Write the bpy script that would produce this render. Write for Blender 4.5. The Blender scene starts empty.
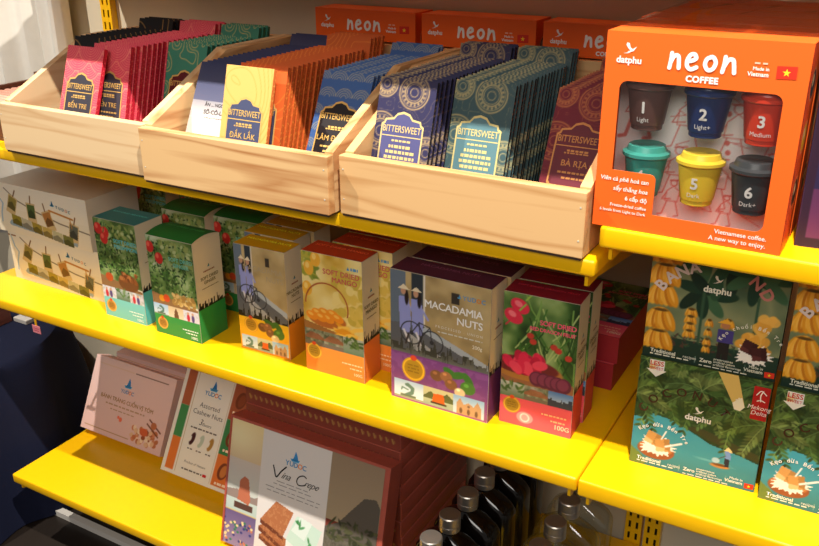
import bpy, math, random
import numpy as np
from mathutils import Matrix, Vector
from mathutils.geometry import tessellate_polygon

sc = bpy.context.scene
COL = sc.collection
random.seed(7)

# ------------------------------------------------------------------ camera
F, PITCH, YAW, ROLL = 877.0, 0.3984, -0.5209, -0.0036
cam = bpy.data.cameras.new('camera')
cam_o = bpy.data.objects.new('camera', cam)
COL.objects.link(cam_o)
fw = Vector((math.sin(YAW)*math.cos(PITCH), math.cos(YAW)*math.cos(PITCH), -math.sin(PITCH)))
rt = Vector((math.cos(YAW), -math.sin(YAW), 0))
up = rt.cross(fw)
r2 = math.cos(ROLL)*rt + math.sin(ROLL)*up
u2 = -math.sin(ROLL)*rt + math.cos(ROLL)*up
M = Matrix((r2, u2, -fw)).transposed().to_4x4()
M.translation = Vector((0.277, -0.9132, 0.6786))
cam_o.matrix_world = M
cam.sensor_fit = 'HORIZONTAL'
cam.sensor_width = 36.0
cam.lens = F/819.0*36.0
cam.clip_start = 0.05
sc.camera = cam_o

# ------------------------------------------------------------------ world, lights, exposure
w = bpy.data.worlds.new('world'); sc.world = w
w.use_nodes = True
bg = w.node_tree.nodes['Background']
bg.inputs[0].default_value = (1.0, 0.93, 0.85, 1)
bg.inputs[1].default_value = 0.19
sc.view_settings.view_transform = 'Standard'
sc.view_settings.look = 'None'
sc.view_settings.gamma = 1.0
sc.view_settings.use_curve_mapping = False
sc.view_settings.exposure = 0.06

def spot(name, loc, target, power, size=0.018, cone=70):
    l = bpy.data.lights.new(name, 'SPOT')
    l.energy = power; l.shadow_soft_size = size
    l.spot_size = math.radians(cone); l.spot_blend = 0.5
    l.color = (1.0, 0.945, 0.85)
    o = bpy.data.objects.new(name, l); COL.objects.link(o)
    o.location = loc
    o.rotation_euler = (Vector(target)-Vector(loc)).to_track_quat('-Z', 'Y').to_euler()
    return o
spot('track_spotlight', (-1.70, -0.60, 2.2), (-0.6, 0.1, 0.1), 235)
spot('track_spotlight', (0.30, -0.60, 2.2), (-0.3, 0.1, 0.1), 290)
def area(name, loc, target, power, sx, sy, color):
    l = bpy.data.lights.new(name, 'AREA')
    l.shape = 'RECTANGLE'; l.size = sx; l.size_y = sy; l.energy = power; l.color = color
    o = bpy.data.objects.new(name, l); COL.objects.link(o)
    o.location = loc
    o.rotation_euler = (Vector(target)-Vector(loc)).to_track_quat('-Z', 'Y').to_euler()
area('front_fill_light', (0.40, -2.3, 1.72), (-0.5, 0.0, 0.05), 33, 1.8, 0.8, (1.0, 0.945, 0.875))  # unseen soft fill panel, added to brighten the box fronts

# ------------------------------------------------------------------ materials
def lin(c):
    c = np.asarray(c, float)/255.0
    return np.where(c <= 0.04045, c/12.92, ((c+0.055)/1.055)**2.4)

_m = {}
def mat(name, rgb, rough=0.5, metal=0.0, spec=0.5, coat=0.0, noise=0.0, nscale=40, bump=0.0):
    if name in _m: return _m[name]
    m = bpy.data.materials.new(name); m.use_nodes = True
    nt = m.node_tree; b = nt.nodes['Principled BSDF']
    c = tuple(lin(rgb))+(1,)
    b.inputs['Base Color'].default_value = c
    b.inputs['Roughness'].default_value = rough
    b.inputs['Metallic'].default_value = metal
    b.inputs['Specular IOR Level'].default_value = spec
    b.inputs['Coat Weight'].default_value = coat
    if noise or bump:
        tc = nt.nodes.new('ShaderNodeTexCoord')
        n = nt.nodes.new('ShaderNodeTexNoise'); n.inputs['Scale'].default_value = nscale
        n.inputs['Detail'].default_value = 4
        nt.links.new(tc.outputs['Object'], n.inputs['Vector'])
        if noise:
            mx = nt.nodes.new('ShaderNodeMix'); mx.data_type = 'RGBA'
            mx.inputs[6].default_value = tuple(x*(1-noise) for x in c[:3])+(1,)
            mx.inputs[7].default_value = tuple(min(1, x*(1+noise)) for x in c[:3])+(1,)
            nt.links.new(n.outputs['Fac'], mx.inputs[0])
            nt.links.new(mx.outputs[2], b.inputs['Base Color'])
        if bump:
            bp = nt.nodes.new('ShaderNodeBump'); bp.inputs['Strength'].default_value = bump
            bp.inputs['Distance'].default_value = 0.002
            nt.links.new(n.outputs['Fac'], bp.inputs['Height'])
            nt.links.new(bp.outputs[0], b.inputs['Normal'])
    _m[name] = m
    return m

def print_mat(name, rough, spec=0.4):
    m = bpy.data.materials.new(name); m.use_nodes = True
    nt = m.node_tree; b = nt.nodes['Principled BSDF']
    a = nt.nodes.new('ShaderNodeVertexColor'); a.layer_name = 'ink'
    nt.links.new(a.outputs['Color'], b.inputs['Base Color'])
    b.inputs['Roughness'].default_value = rough
    b.inputs['Specular IOR Level'].default_value = spec
    return m
PRINT = print_mat('printed_card', 0.42)
GLOSS = print_mat('printed_satin_card', 0.45, 0.3)
MATTE = print_mat('printed_matte_paper', 0.7, 0.25)

def clear(name, rough=0.02, tint=(1, 1, 1), gloss=0.12):
    m = bpy.data.materials.new(name); m.use_nodes = True
    nt = m.node_tree; nt.nodes.clear()
    o = nt.nodes.new('ShaderNodeOutputMaterial'); mx = nt.nodes.new('ShaderNodeMixShader')
    t = nt.nodes.new('ShaderNodeBsdfTransparent'); g = nt.nodes.new('ShaderNodeBsdfGlossy')
    t.inputs[0].default_value = tint+(1,)
    g.inputs['Roughness'].default_value = rough
    lw = nt.nodes.new('ShaderNodeLayerWeight'); lw.inputs[0].default_value = 0.25
    mr = nt.nodes.new('ShaderNodeMath'); mr.operation = 'MULTIPLY_ADD'
    mr.inputs[1].default_value = 0.3; mr.inputs[2].default_value = gloss*0.35
    nt.links.new(lw.outputs['Fresnel'], mr.inputs[0])
    nt.links.new(mr.outputs[0], mx.inputs[0])
    nt.links.new(t.outputs[0], mx.inputs[1]); nt.links.new(g.outputs[0], mx.inputs[2])
    nt.links.new(mx.outputs[0], o.inputs[0])
    return m
FILM = clear('clear_window_film')
GLASS = clear('clear_bottle_glass', 0.02, (0.93, 0.95, 0.93), 0.3)

def wood_mat(name, light, dark, seed, axis='X', scale=1.0):
    m = bpy.data.materials.new(name); m.use_nodes = True
    nt = m.node_tree; b = nt.nodes['Principled BSDF']
    tc = nt.nodes.new('ShaderNodeTexCoord'); mp = nt.nodes.new('ShaderNodeMapping')
    s = {'X': (1.6, 12, 19), 'Y': (12, 1.6, 19)}[axis]
    mp.inputs['Scale'].default_value = tuple(v*scale for v in s)
    mp.inputs['Location'].default_value = (seed, seed*2.3, seed*1.7)
    n1 = nt.nodes.new('ShaderNodeTexNoise'); n1.inputs['Scale'].default_value = 1.0
    n1.inputs['Detail'].default_value = 2; n1.inputs['Distortion'].default_value = 0.6
    wv = nt.nodes.new('ShaderNodeMath'); wv.operation = 'MULTIPLY'; wv.inputs[1].default_value = 5.0
    fr = nt.nodes.new('ShaderNodeMath'); fr.operation = 'PINGPONG'; fr.inputs[1].default_value = 0.5
    mp2 = nt.nodes.new('ShaderNodeMapping'); mp2.inputs['Scale'].default_value = (s[0]*5, s[1]*7, s[2]*7)
    n2 = nt.nodes.new('ShaderNodeTexNoise'); n2.inputs['Scale'].default_value = 1.0; n2.inputs['Detail'].default_value = 3
    nt.links.new(tc.outputs['Object'], mp.inputs[0]); nt.links.new(tc.outputs['Object'], mp2.inputs[0])
    nt.links.new(mp.outputs[0], n1.inputs['Vector']); nt.links.new(mp2.outputs[0], n2.inputs['Vector'])
    nt.links.new(n1.outputs['Fac'], wv.inputs[0]); nt.links.new(wv.outputs[0], fr.inputs[0])
    ad = nt.nodes.new('ShaderNodeMath'); ad.operation = 'MULTIPLY_ADD'; ad.inputs[1].default_value = 0.35
    nt.links.new(n2.outputs['Fac'], ad.inputs[0]); nt.links.new(fr.outputs[0], ad.inputs[2])
    cr = nt.nodes.new('ShaderNodeValToRGB')
    cr.color_ramp.elements[0].position = 0.10; cr.color_ramp.elements[1].position = 0.46
    cr.color_ramp.elements[0].color = tuple(lin(dark))+(1,); cr.color_ramp.elements[1].color = tuple(lin(light))+(1,)
    nt.links.new(ad.outputs[0], cr.inputs[0]); nt.links.new(cr.outputs[0], b.inputs['Base Color'])
    b.inputs['Roughness'].default_value = 0.6
    b.inputs['Specular IOR Level'].default_value = 0.25
    return m

YEL = mat('yellow_powder_coat', (246, 188, 6), 0.32, spec=0.45, noise=0.04, nscale=90)
WALL = mat('cream_wall_paint', (208, 196, 172), 0.75, noise=0.05, nscale=5, bump=0.05)
BLACK = mat('black_void', (14, 12, 11), 0.8)
CAPM = mat('brushed_silver_cap', (190, 182, 172), 0.35, 0.9)

# ------------------------------------------------------------------ object helpers
def link(o, parent=None):
    COL.objects.link(o)
    if parent is not None: o.parent = parent
    return o
def tag(o, label, cat, group=None, kind=None):
    if label: o['label'] = label
    if cat: o['category'] = cat
    if group: o['group'] = group
    if kind: o['kind'] = kind
    return o
def thing(name, label, cat, loc=(0, 0, 0), rz=0.0, group=None, rx=0.0):
    o = bpy.data.objects.new(name, None); o.empty_display_size = 0.02
    o.location = loc; o.rotation_euler = (rx, 0, rz)
    return tag(link(o), label, cat, group)
def dup(root, loc, rot, label, group=None):
    r = root.copy(); COL.objects.link(r); r.location = loc; r.rotation_euler = rot
    r['label'] = label
    if group: r['group'] = group
    for ch in list(root.children):
        c = ch.copy(); COL.objects.link(c); c.parent = r
        for g in list(ch.children):
            d = g.copy(); COL.objects.link(d); d.parent = c
    return r
def struct(o):
    o['kind'] = 'structure'; return o

class MB:
    """collects shapes for one mesh"""
    def __init__(s): s.v = []; s.f = []; s.mi = []
    def add(s, vs, fs, mi=0):
        b = len(s.v); s.v += [tuple(v) for v in vs]
        s.f += [tuple(i+b for i in f) for f in fs]; s.mi += [mi]*len(fs); return s
    def box(s, a, b, mi=0, bev=0.0):
        x0, y0, z0 = a; x1, y1, z1 = b
        if bev <= 0:
            vs = [(x0,y0,z0),(x1,y0,z0),(x1,y1,z0),(x0,y1,z0),(x0,y0,z1),(x1,y0,z1),(x1,y1,z1),(x0,y1,z1)]
            return s.add(vs, [(0,3,2,1),(4,5,6,7),(0,1,5,4),(1,2,6,5),(2,3,7,6),(3,0,4,7)], mi)
        import bmesh
        bm = bmesh.new(); bmesh.ops.create_cube(bm, size=1.0)
        for v in bm.verts:
            v.co = Vector(((x0+x1)/2+v.co.x*(x1-x0), (y0+y1)/2+v.co.y*(y1-y0), (z0+z1)/2+v.co.z*(z1-z0)))
        bmesh.ops.bevel(bm, geom=list(bm.edges), offset=bev, segments=3, profile=0.5, affect='EDGES')
        bm.verts.ensure_lookup_table()
        s.add([v.co[:] for v in bm.verts], [tuple(v.index for v in f.verts) for f in bm.faces], mi)
        bm.free(); return s
    def prism(s, pts, axis, a, b, mi=0):
        """polygon pts (2d) extruded along axis from a to b; 'x': pts=(y,z) 'y': (x,z) 'z': (x,y)"""
        n = len(pts)
        def P(p, t): return {'x': (t, p[0], p[1]), 'y': (p[0], t, p[1]), 'z': (p[0], p[1], t)}[axis]
        vs = [P(p, a) for p in pts]+[P(p, b) for p in pts]
        fs = [tuple(range(n-1, -1, -1)), tuple(range(n, 2*n))]+[(i, (i+1) % n, n+(i+1) % n, n+i) for i in range(n)]
        return s.add(vs, fs, mi)
    def lathe(s, prof, n=32, mi=0, cx=0, cy=0, sx=1, sy=1):
        vs = []; fs = []
        for r, z in prof:
            for k in range(n):
                t = 2*math.pi*k/n; vs.append((cx+r*sx*math.cos(t), cy+r*sy*math.sin(t), z))
        for i in range(len(prof)-1):
            for k in range(n):
                k2 = (k+1) % n; fs.append((i*n+k, i*n+k2, (i+1)*n+k2, (i+1)*n+k))
        fs.append(tuple(range(n-1, -1, -1))); L = (len(prof)-1)*n; fs.append(tuple(range(L, L+n)))
        return s.add(vs, fs, mi)
    def tube(s, pts, r, n=8, mi=0):
        pts = [Vector(p) for p in pts]; vs = []; fs = []
        for i, p in enumerate(pts):
            d = (pts[min(i+1, len(pts)-1)]-pts[max(i-1, 0)]).normalized()
            a = d.cross(Vector((0.3, 0.2, 1))).normalized(); b = d.cross(a)
            for k in range(n):
                t = 2*math.pi*k/n; vs.append(p+a*r*math.cos(t)+b*r*math.sin(t))
        for i in range(len(pts)-1):
            for k in range(n):
                k2 = (k+1) % n; fs.append((i*n+k, i*n+k2, (i+1)*n+k2, (i+1)*n+k))
        fs += [tuple(range(n-1, -1, -1)), tuple(range((len(pts)-1)*n, len(pts)*n))]
        return s.add(vs, fs, mi)
    def mesh(s, name, mats, smooth=False):
        import bmesh
        me = bpy.data.meshes.new(name); me.from_pydata(s.v, [], s.f)
        for m in (mats if isinstance(mats, (list, tuple)) else [mats]): me.materials.append(m)
        me.polygons.foreach_set('material_index', s.mi)
        bm = bmesh.new(); bm.from_mesh(me); bmesh.ops.recalc_face_normals(bm, faces=list(bm.faces)); bm.to_mesh(me); bm.free()
        if smooth:
            me.polygons.foreach_set('use_smooth', [True]*len(me.polygons))
            try: me.set_sharp_from_angle(angle=math.radians(35))
            except Exception: pass
        me.update(); return me
    def build(s, name, mats, parent=None, loc=(0, 0, 0), smooth=False):
        o = bpy.data.objects.new(name, s.mesh(name, mats, smooth)); o.location = loc
        return link(o, parent)

# ------------------------------------------------------------------ lettering geometry
_tx = {}
def glyphs(body, bold=0.0, shear=0.0, space=1.0):
    key = (body, bold, shear, space)
    if key in _tx: return _tx[key]
    cu = bpy.data.curves.new('lettering', 'FONT'); cu.body = body; cu.size = 1.0
    cu.offset = bold; cu.shear = shear; cu.space_character = space; cu.resolution_u = 3; cu.fill_mode = 'FRONT' if False else 'BOTH'
    ob = bpy.data.objects.new('lettering', cu); COL.objects.link(ob)
    dg = bpy.context.evaluated_depsgraph_get()
    ev = ob.evaluated_get(dg); me = ev.to_mesh(); me.calc_loop_triangles()
    n = len(me.vertices); co = np.zeros(n*3); me.vertices.foreach_get('co', co)
    co = co.reshape(-1, 3)[:, :2]
    tr = np.zeros(len(me.loop_triangles)*3, int); me.loop_triangles.foreach_get('vertices', tr)
    ev.to_mesh_clear(); bpy.data.objects.remove(ob); bpy.data.curves.remove(cu)
    _tx[key] = (co.copy(), tr.reshape(-1, 3).copy())
    return _tx[key]
CAP = None
def cap():
    global CAP
    if CAP is None: CAP = glyphs('H')[0][:, 1].max()
    return CAP
def text2d(body, h, align='C', bold=0.0, shear=0.0, rot=0.0, space=1.0):
    """capital height h; returns verts (x right, y up), tris, around the anchor (baseline)"""
    co, tr = glyphs(body, 0.0, shear, space)
    if len(co) == 0: return np.zeros((0, 3)), tr
    co = np.concatenate([co, np.zeros((len(co), 1))], 1)
    if bold:   # heavier weight: overprints, each a hair higher than the last
        n = len(co); q = bold; sh = [(0, 0), (q, 0), (-q, 0), (0, q), (0, -q), (q*.7, q*.7), (-q*.7, -q*.7), (q*.7, -q*.7), (-q*.7, q*.7)]
        co = np.concatenate([co+np.array([d[0], d[1], i*2.0e-5*cap()/h]) for i, d in enumerate(sh)]); tr = np.concatenate([tr+n*i for i in range(len(sh))])
    co = co*(h/cap())
    x0, x1 = co[:, 0].min(), co[:, 0].max()
    co[:, 0] += {'L': -x0, 'C': -(x0+x1)/2, 'R': -x1}[align]
    if rot:
        c, s = math.cos(rot), math.sin(rot); co[:, :2] = co[:, :2]@np.array([[c, s], [-s, c]])
    return co, tr
def smooth_pts(pts, k=6):
    p = [np.array(q, float) for q in pts]; out = []
    for i in range(len(p)-1):
        a = p[max(i-1, 0)]; b = p[i]; c = p[i+1]; d = p[min(i+2, len(p)-1)]
        for j in range(k):
            t = j/k
            out.append(0.5*((2*b)+(-a+c)*t+(2*a-5*b+4*c-d)*t*t+(-a+3*b-3*c+d)*t**3))
    out.append(p[-1]); return out
def ribbon2d(pts, wd, k=6):
    """brush stroke along pts"""
    q = smooth_pts(pts, k) if k > 1 else [np.array(p, float) for p in pts]
    vs = []; fs = []
    for i, p in enumerate(q):
        d = q[min(i+1, len(q)-1)]-q[max(i-1, 0)]; d = d/(np.linalg.norm(d)+1e-9); nrm = np.array([-d[1], d[0]])
        vs += [p+nrm*wd/2, p-nrm*wd/2]
        if i: b = 2*i; fs += [(b-2, b-1, b+1), (b-2, b+1, b)]
    vs = [np.array([p[0], p[1], (i//2)*4e-7]) for i, p in enumerate(vs)]
    for e, p in enumerate((q[0], q[-1])):
        b = len(vs); lf = 3e-5*(e+1); vs.append(np.array([p[0], p[1], lf]))
        for j in range(10): vs.append(np.array([p[0]+wd/2*math.cos(j*math.pi/5), p[1]+wd/2*math.sin(j*math.pi/5), lf]))
        fs += [(b, b+1+j, b+1+(j+1) % 10) for j in range(10)]
    return np.array(vs), np.array(fs)

NEON_STROKES = [  # handwriting in a box 4.1 wide, 1 high
    [[(0.10, 0.92), (0.08, 0.5), (0.02, 0.05)], [(0.06, 0.35), (0.25, 0.75), (0.48, 0.78), (0.55, 0.5), (0.58, 0.08)]],
    [[(1.05, 0.50), (1.35, 0.58), (1.55, 0.72), (1.45, 0.93), (1.22, 0.90), (1.05, 0.60), (1.06, 0.25), (1.28, 0.06), (1.62, 0.2)]],
    [[(2.45, 0.86), (2.18, 0.72), (2.10, 0.38), (2.30, 0.10), (2.58, 0.20), (2.70, 0.55), (2.56, 0.82), (2.40, 0.86)]],
    [[(3.22, 0.92), (3.20, 0.5), (3.12, 0.05)], [(3.18, 0.35), (3.40, 0.75), (3.66, 0.78), (3.74, 0.5), (3.80, 0.05)]],
]

# ------------------------------------------------------------------ printed panels
def smoothstep(x): x = np.clip(x, 0, 1); return x*x*(3-2*x)
class Panel:
    """a printed face w by h metres; u right, v down, both 0..1; ink is painted on a fine grid and lettering is laid on it"""
    def __init__(s, w, h, res=850, base=(255, 255, 255)):
        s.w, s.h = w, h
        s.nx, s.ny = max(2, int(w*res)+1), max(2, int(h*res)+1)
        s.U, s.V = np.meshgrid(np.linspace(0, 1, s.nx), np.linspace(0, 1, s.ny))
        s.a = np.ones((s.ny, s.nx, 3))*np.array(base, float)
        s.X, s.Y = s.U*w, s.V*h
        s.cell = w/(s.nx-1); s.tv = []; s.tf = []; s.tc = []; s.nt = 0
    def mix(s, m, c):
        s.a += (np.asarray(c, float)-s.a)*m[..., None] if np.ndim(c) == 1 else (c-s.a)*m[..., None]; return s
    def dist_mask(s, d): return np.clip(0.5-d/s.cell, 0, 1)
    def rect(s, u0, v0, u1, v1, c, al=1.0):
        d = np.maximum(np.maximum(u0-s.U, s.U-u1)*s.w, np.maximum(v0-s.V, s.V-v1)*s.h)
        return s.mix(s.dist_mask(d)*al, c)
    def grad(s, v0, v1, c0, c1, u0=0, u1=1):
        t = np.clip((s.V-v0)/(v1-v0), 0, 1)[..., None]
        m = ((s.V >= v0) & (s.V <= v1) & (s.U >= u0) & (s.U <= u1)).astype(float)
        return s.mix(m, np.asarray(c0, float)*(1-t)+np.asarray(c1, float)*t)
    def ell(s, u, v, ru, rv, c, rot=0.0, al=1.0, soft=1.0):
        """radii in units of the panel height"""
        x = (s.X-u*s.w)/s.h; y = (s.Y-v*s.h)/s.h
        cr, sr = math.cos(rot), math.sin(rot)
        p = (x*cr+y*sr)/ru; q = (-x*sr+y*cr)/rv
        d = (np.sqrt(p*p+q*q)-1)*min(ru, rv)*s.h/soft
        return s.mix(s.dist_mask(d)*al, c)
    def ring(s, u, v, r, wd, c, al=1.0, a0=None, a1=None):
        x = (s.X-u*s.w)/s.h; y = (s.Y-v*s.h)/s.h
        d = (np.abs(np.sqrt(x*x+y*y)-r)-wd/2)*s.h
        m = s.dist_mask(d)
        if a0 is not None:
            t = np.arctan2(-y, x); m = m*((t >= a0) & (t <= a1))
        return s.mix(m*al, c)
    def poly(s, pts, c, al=1.0):
        ins = np.zeros(s.U.shape, bool); n = len(pts)
        for i in range(n):
            (x0, y0), (x1, y1) = pts[i], pts[(i+1) % n]
            if y0 == y1: continue
            cnd = ((y0 > s.V) != (y1 > s.V)) & (s.U < (x1-x0)*(s.V-y0)/(y1-y0)+x0)
            ins ^= cnd
        return s.mix(ins.astype(float)*al, c)
    def line(s, pts, wd, c, al=1.0):
        """width as a fraction of panel height"""
        best = np.full(s.U.shape, 9.0)
        for (a, b) in zip(pts[:-1], pts[1:]):
            ax, ay, bx, by = a[0]*s.w, a[1]*s.h, b[0]*s.w, b[1]*s.h
            L = (bx-ax)**2+(by-ay)**2+1e-12
            t = np.clip(((s.X-ax)*(bx-ax)+(s.Y-ay)*(by-ay))/L, 0, 1)
            best = np.minimum(best, np.hypot(s.X-ax-t*(bx-ax), s.Y-ay-t*(by-ay)))
        return s.mix(np.clip(0.5-(best-wd*s.h/2)/s.cell, 0, 1)*al, c)
    def noise(s, scale, seed, octv=3):
        rng = np.random.RandomState(seed); out = np.zeros(s.U.shape); amp = 1.0; tot = 0
        for o in range(octv):
            f = scale*2**o; gx = int(f*s.w/s.h)+3; gy = int(f)+3
            g = rng.rand(gy, gx); x = s.U*f*s.w/s.h; y = s.V*f
            xi = x.astype(int); yi = y.astype(int); fx = smoothstep(x-xi); fy = smoothstep(y-yi)
            out += amp*((g[yi, xi]*(1-fx)+g[yi, xi+1]*fx)*(1-fy)+(g[yi+1, xi]*(1-fx)+g[yi+1, xi+1]*fx)*fy)
            tot += amp; amp *= 0.5
        return out/tot
    def mottle(s, u0, v0, u1, v1, cs, scale, seed):
        n = s.noise(scale, seed); n = (n-n.min())/(n.max()-n.min()+1e-9)
        m = ((s.U >= u0) & (s.U <= u1) & (s.V >= v0) & (s.V <= v1)).astype(float)
        cs = np.array(cs, float); t = n*(len(cs)-1); i = np.clip(t.astype(int), 0, len(cs)-2); f = (t-i)[..., None]
        return s.mix(m, cs[i]*(1-f)+cs[i+1]*f)
    def leaves(s, n, u0, v0, u1, v1, cs, size, seed, thin=0.35, rot=(0, 6.3)):
        r = random.Random(seed)
        for _ in range(n):
            s.ell(r.uniform(u0, u1), r.uniform(v0, v1), size*r.uniform(.6, 1.3), size*thin*r.uniform(.7, 1.3), r.choice(cs), r.uniform(*rot), 0.9)
        return s
    def palm(s, u, v, L, n, cs, seed, a0=0, a1=6.28):
        r = random.Random(seed); asp = s.h/s.w
        for k in range(n):
            t = a0+(a1-a0)*k/max(1, n-1)+r.uniform(-.15, .15); c = np.array(r.choice(cs), float); LL = L*r.uniform(.8, 1.15)
            P = lambda q: (u+LL*math.cos(t)*q*asp, v+LL*math.sin(t)*q*.8+0.42*LL*q*q)
            for q in np.linspace(.15, 1, 9):
                bx, by = P(q); dx, dy = P(q+.05)[0]-bx, P(q+.05)[1]-by; t2 = math.atan2(dy, dx/asp)
                for sg in (-1, 1):
                    a = t2+sg*.75; ln = .085*(1.15-.6*q); f = .75+.5*r.random() if sg < 0 else .55+.35*r.random()
                    ex, ey = bx+ln*math.cos(a)*asp, by+ln*math.sin(a)+.012
                    s.ell((bx+ex)/2, (by+ey)/2, ln*.56, .0115, tuple(np.clip(c*f, 0, 255)), a+.1, .95)
            s.line([P(q) for q in (0, .25, .5, .75, 1)], 0.007, tuple(np.clip(c*1.15+14, 0, 255)), .8)
        return s
    def skyline(s, v, base, c, seed, amp=0.06, u0=0, u1=1):
        r = random.Random(seed); pts = [(u0, base)]; u = u0
        while u < u1:
            wd = r.uniform(.012, .05); hh = r.random()
            top = v+amp*(1-hh)*0.7
            k = r.random()
            if k < .3: pts += [(u, top+.03), (u+wd/2, top-amp*.45), (u+wd, top+.03)]
            else: pts += [(u, top), (u+wd, top)]
            u += wd
        pts += [(u1, base)]
        return s.poly(pts, c)
    def geo(s, vs, fs, c, lift=0.0003):
        """vs in metres: x right, y DOWN from the panel's top left"""
        if len(vs) == 0: return s
        s.tv.append(np.stack([vs[:, 0], -lift-(vs[:, 2] if vs.shape[1] > 2 else 0*vs[:, 0]), s.h-vs[:, 1]], 1)); s.tf.append(np.asarray(fs)+s.nt)
        s.tc.append(np.ones((len(vs), 3))*np.array(c, float)); s.nt += len(vs); return s
    def text(s, body, u, v, hgt, c, align='C', bold=0.0, shear=0.0, rot=0.0, space=1.0, lift=0.0003):
        """baseline anchor u, v; capital height as a fraction of the panel height"""
        co, tr = text2d(body, hgt*s.h, align, bold, shear, rot, space)
        if len(co): s.geo(np.stack([u*s.w+co[:, 0], v*s.h-co[:, 1], co[:, 2]], 1), tr, c, lift)
        return s
    def arc(s, body, u, v, r, a0, a1, hgt, c, bold=0.02, down=False):
        """letters along a circle (radius in panel heights), angles from straight up, clockwise"""
        n = len(body)
        for i, ch in enumerate(body):
            if ch == ' ': continue
            t = a0+(a1-a0)*i/max(1, n-1)
            x = u*s.w+r*s.h*math.sin(t); y = v*s.h-r*s.h*math.cos(t)
            co, tr = text2d(ch, hgt*s.h, 'C', bold, 0, -t)
            s.geo(np.stack([x+co[:, 0], y-co[:, 1], co[:, 2]], 1), tr, c)
        return s
    def fuzz(s, u, v, hgt, wid, c, align='C', seed=1):
        """a line of small print too small to read: a row of little dashes; wid in panel widths"""
        r = random.Random(seed); x = {'L': u, 'C': u-wid/2, 'R': u-wid}[align]; e = x+wid
        while x < e:
            d = min(r.uniform(.02, .06), e-x)
            a = np.array([(x*s.w, (v-hgt)*s.h), ((x+d)*s.w, (v-hgt)*s.h), ((x+d)*s.w, v*s.h), (x*s.w, v*s.h)])
            s.geo(a, [(0, 1, 2), (0, 2, 3)], c); x += d+.012
        return s
    def stroke(s, pts, wd, c, k=6):
        """pts in u,v; wd in panel heights"""
        v, f = ribbon2d([(p[0]*s.w, p[1]*s.h) for p in pts], wd*s.h, k)
        s.nstroke = getattr(s, 'nstroke', 0)+1
        return s.geo(v, f, c, 0.00035+8e-5*(s.nstroke % 5))
    def shape(s, pts, c, lift=0.00025):
        P = [Vector((p[0]*s.w, p[1]*s.h, 0)) for p in pts]
        t = tessellate_polygon([P])
        return s.geo(np.array([(p.x, p.y) for p in P]), np.array(t), c, lift)
    # marks
    def bird(s, u, v, k, c):
        """little flying gull, k = size in panel heights"""
        a = s.h/s.w*k
        s.shape([(u-.5*a, v-.55*k), (u-.25*a, v-.5*k), (u-.12*a, v-.1*k), (u+.1*a, v+.05*k), (u+.5*a, v-.22*k), (u+.2*a, v+.25*k), (u-.2*a, v+.36*k), (u-.42*a, v+.32*k), (u-.1*a, v+.2*k), (u-.35*a, v), (u-.55*a, v-.3*k)], c)
        return s.shape([(u-.8*a, v+.5*k), (u-.3*a, v+.38*k), (u-.05*a, v+.4*k), (u-.4*a, v+.48*k)], c)
    def flag(s, u, v, k):
        a = s.h/s.w*k
        s.shape([(u-.7*a, v-.45*k), (u+.7*a, v-.5*k), (u+.72*a, v+.42*k), (u-.68*a, v+.48*k)], (222, 52, 32), 0.0002)
        pts = []
        for i in range(10):
            r = .3 if i % 2 == 0 else .12; t = math.pi*i/5
            pts.append((u+r*a*math.sin(t), v-r*k*math.cos(t)))
        return s.shape(pts, (255, 214, 50), 0.0004)
    def sail(s, u, v, k, c1=(60, 140, 200)):
        """small blue drop-and-wave emblem over its word"""
        a = s.h/s.w*k
        s.shape([(u-.05*a, v-.6*k), (u+.15*a, v-.25*k), (u+.3*a, v+.25*k), (u-.1*a, v+.3*k), (u-.4*a, v+.3*k), (u-.2*a, v)], c1)
        return s.shape([(u-.55*a, v+.15*k), (u-.2*a, v+.12*k), (u+.45*a, v+.12*k), (u+.3*a, v+.36*k), (u-.4*a, v+.38*k)], (90, 170, 215))
    def word(s, u, v, k):
        """the maker's word, letters in blue with one orange letter"""
        cols = [(70, 140, 190)]*3+[(235, 130, 40), (70, 140, 190)]
        for i, ch in enumerate('YUDOC'):
            s.text(ch, u+(i-2)*k*1.05*s.h/s.w, v, k, cols[i], bold=.02)
        return s
    def seal(s, u, v, r, c=(206, 160, 50)):
        s.ell(u, v, r*1.1, r*1.1, c); s.ell(u, v, r*.85, r*.85, tuple(x*.86 for x in c)); s.ring(u, v, r*.95, .008, tuple(min(255, x*1.2) for x in c))
        s.ell(u, v-r*1.05, r*.3, r*.25, (215, 70, 40))
        for i, q in enumerate((-.35, -.05, .25)): s.fuzz(u, v+q*r+.004, r*.13, r*1.1*s.h/s.w, tuple(x*.72 for x in c), seed=i)
        return s
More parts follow.
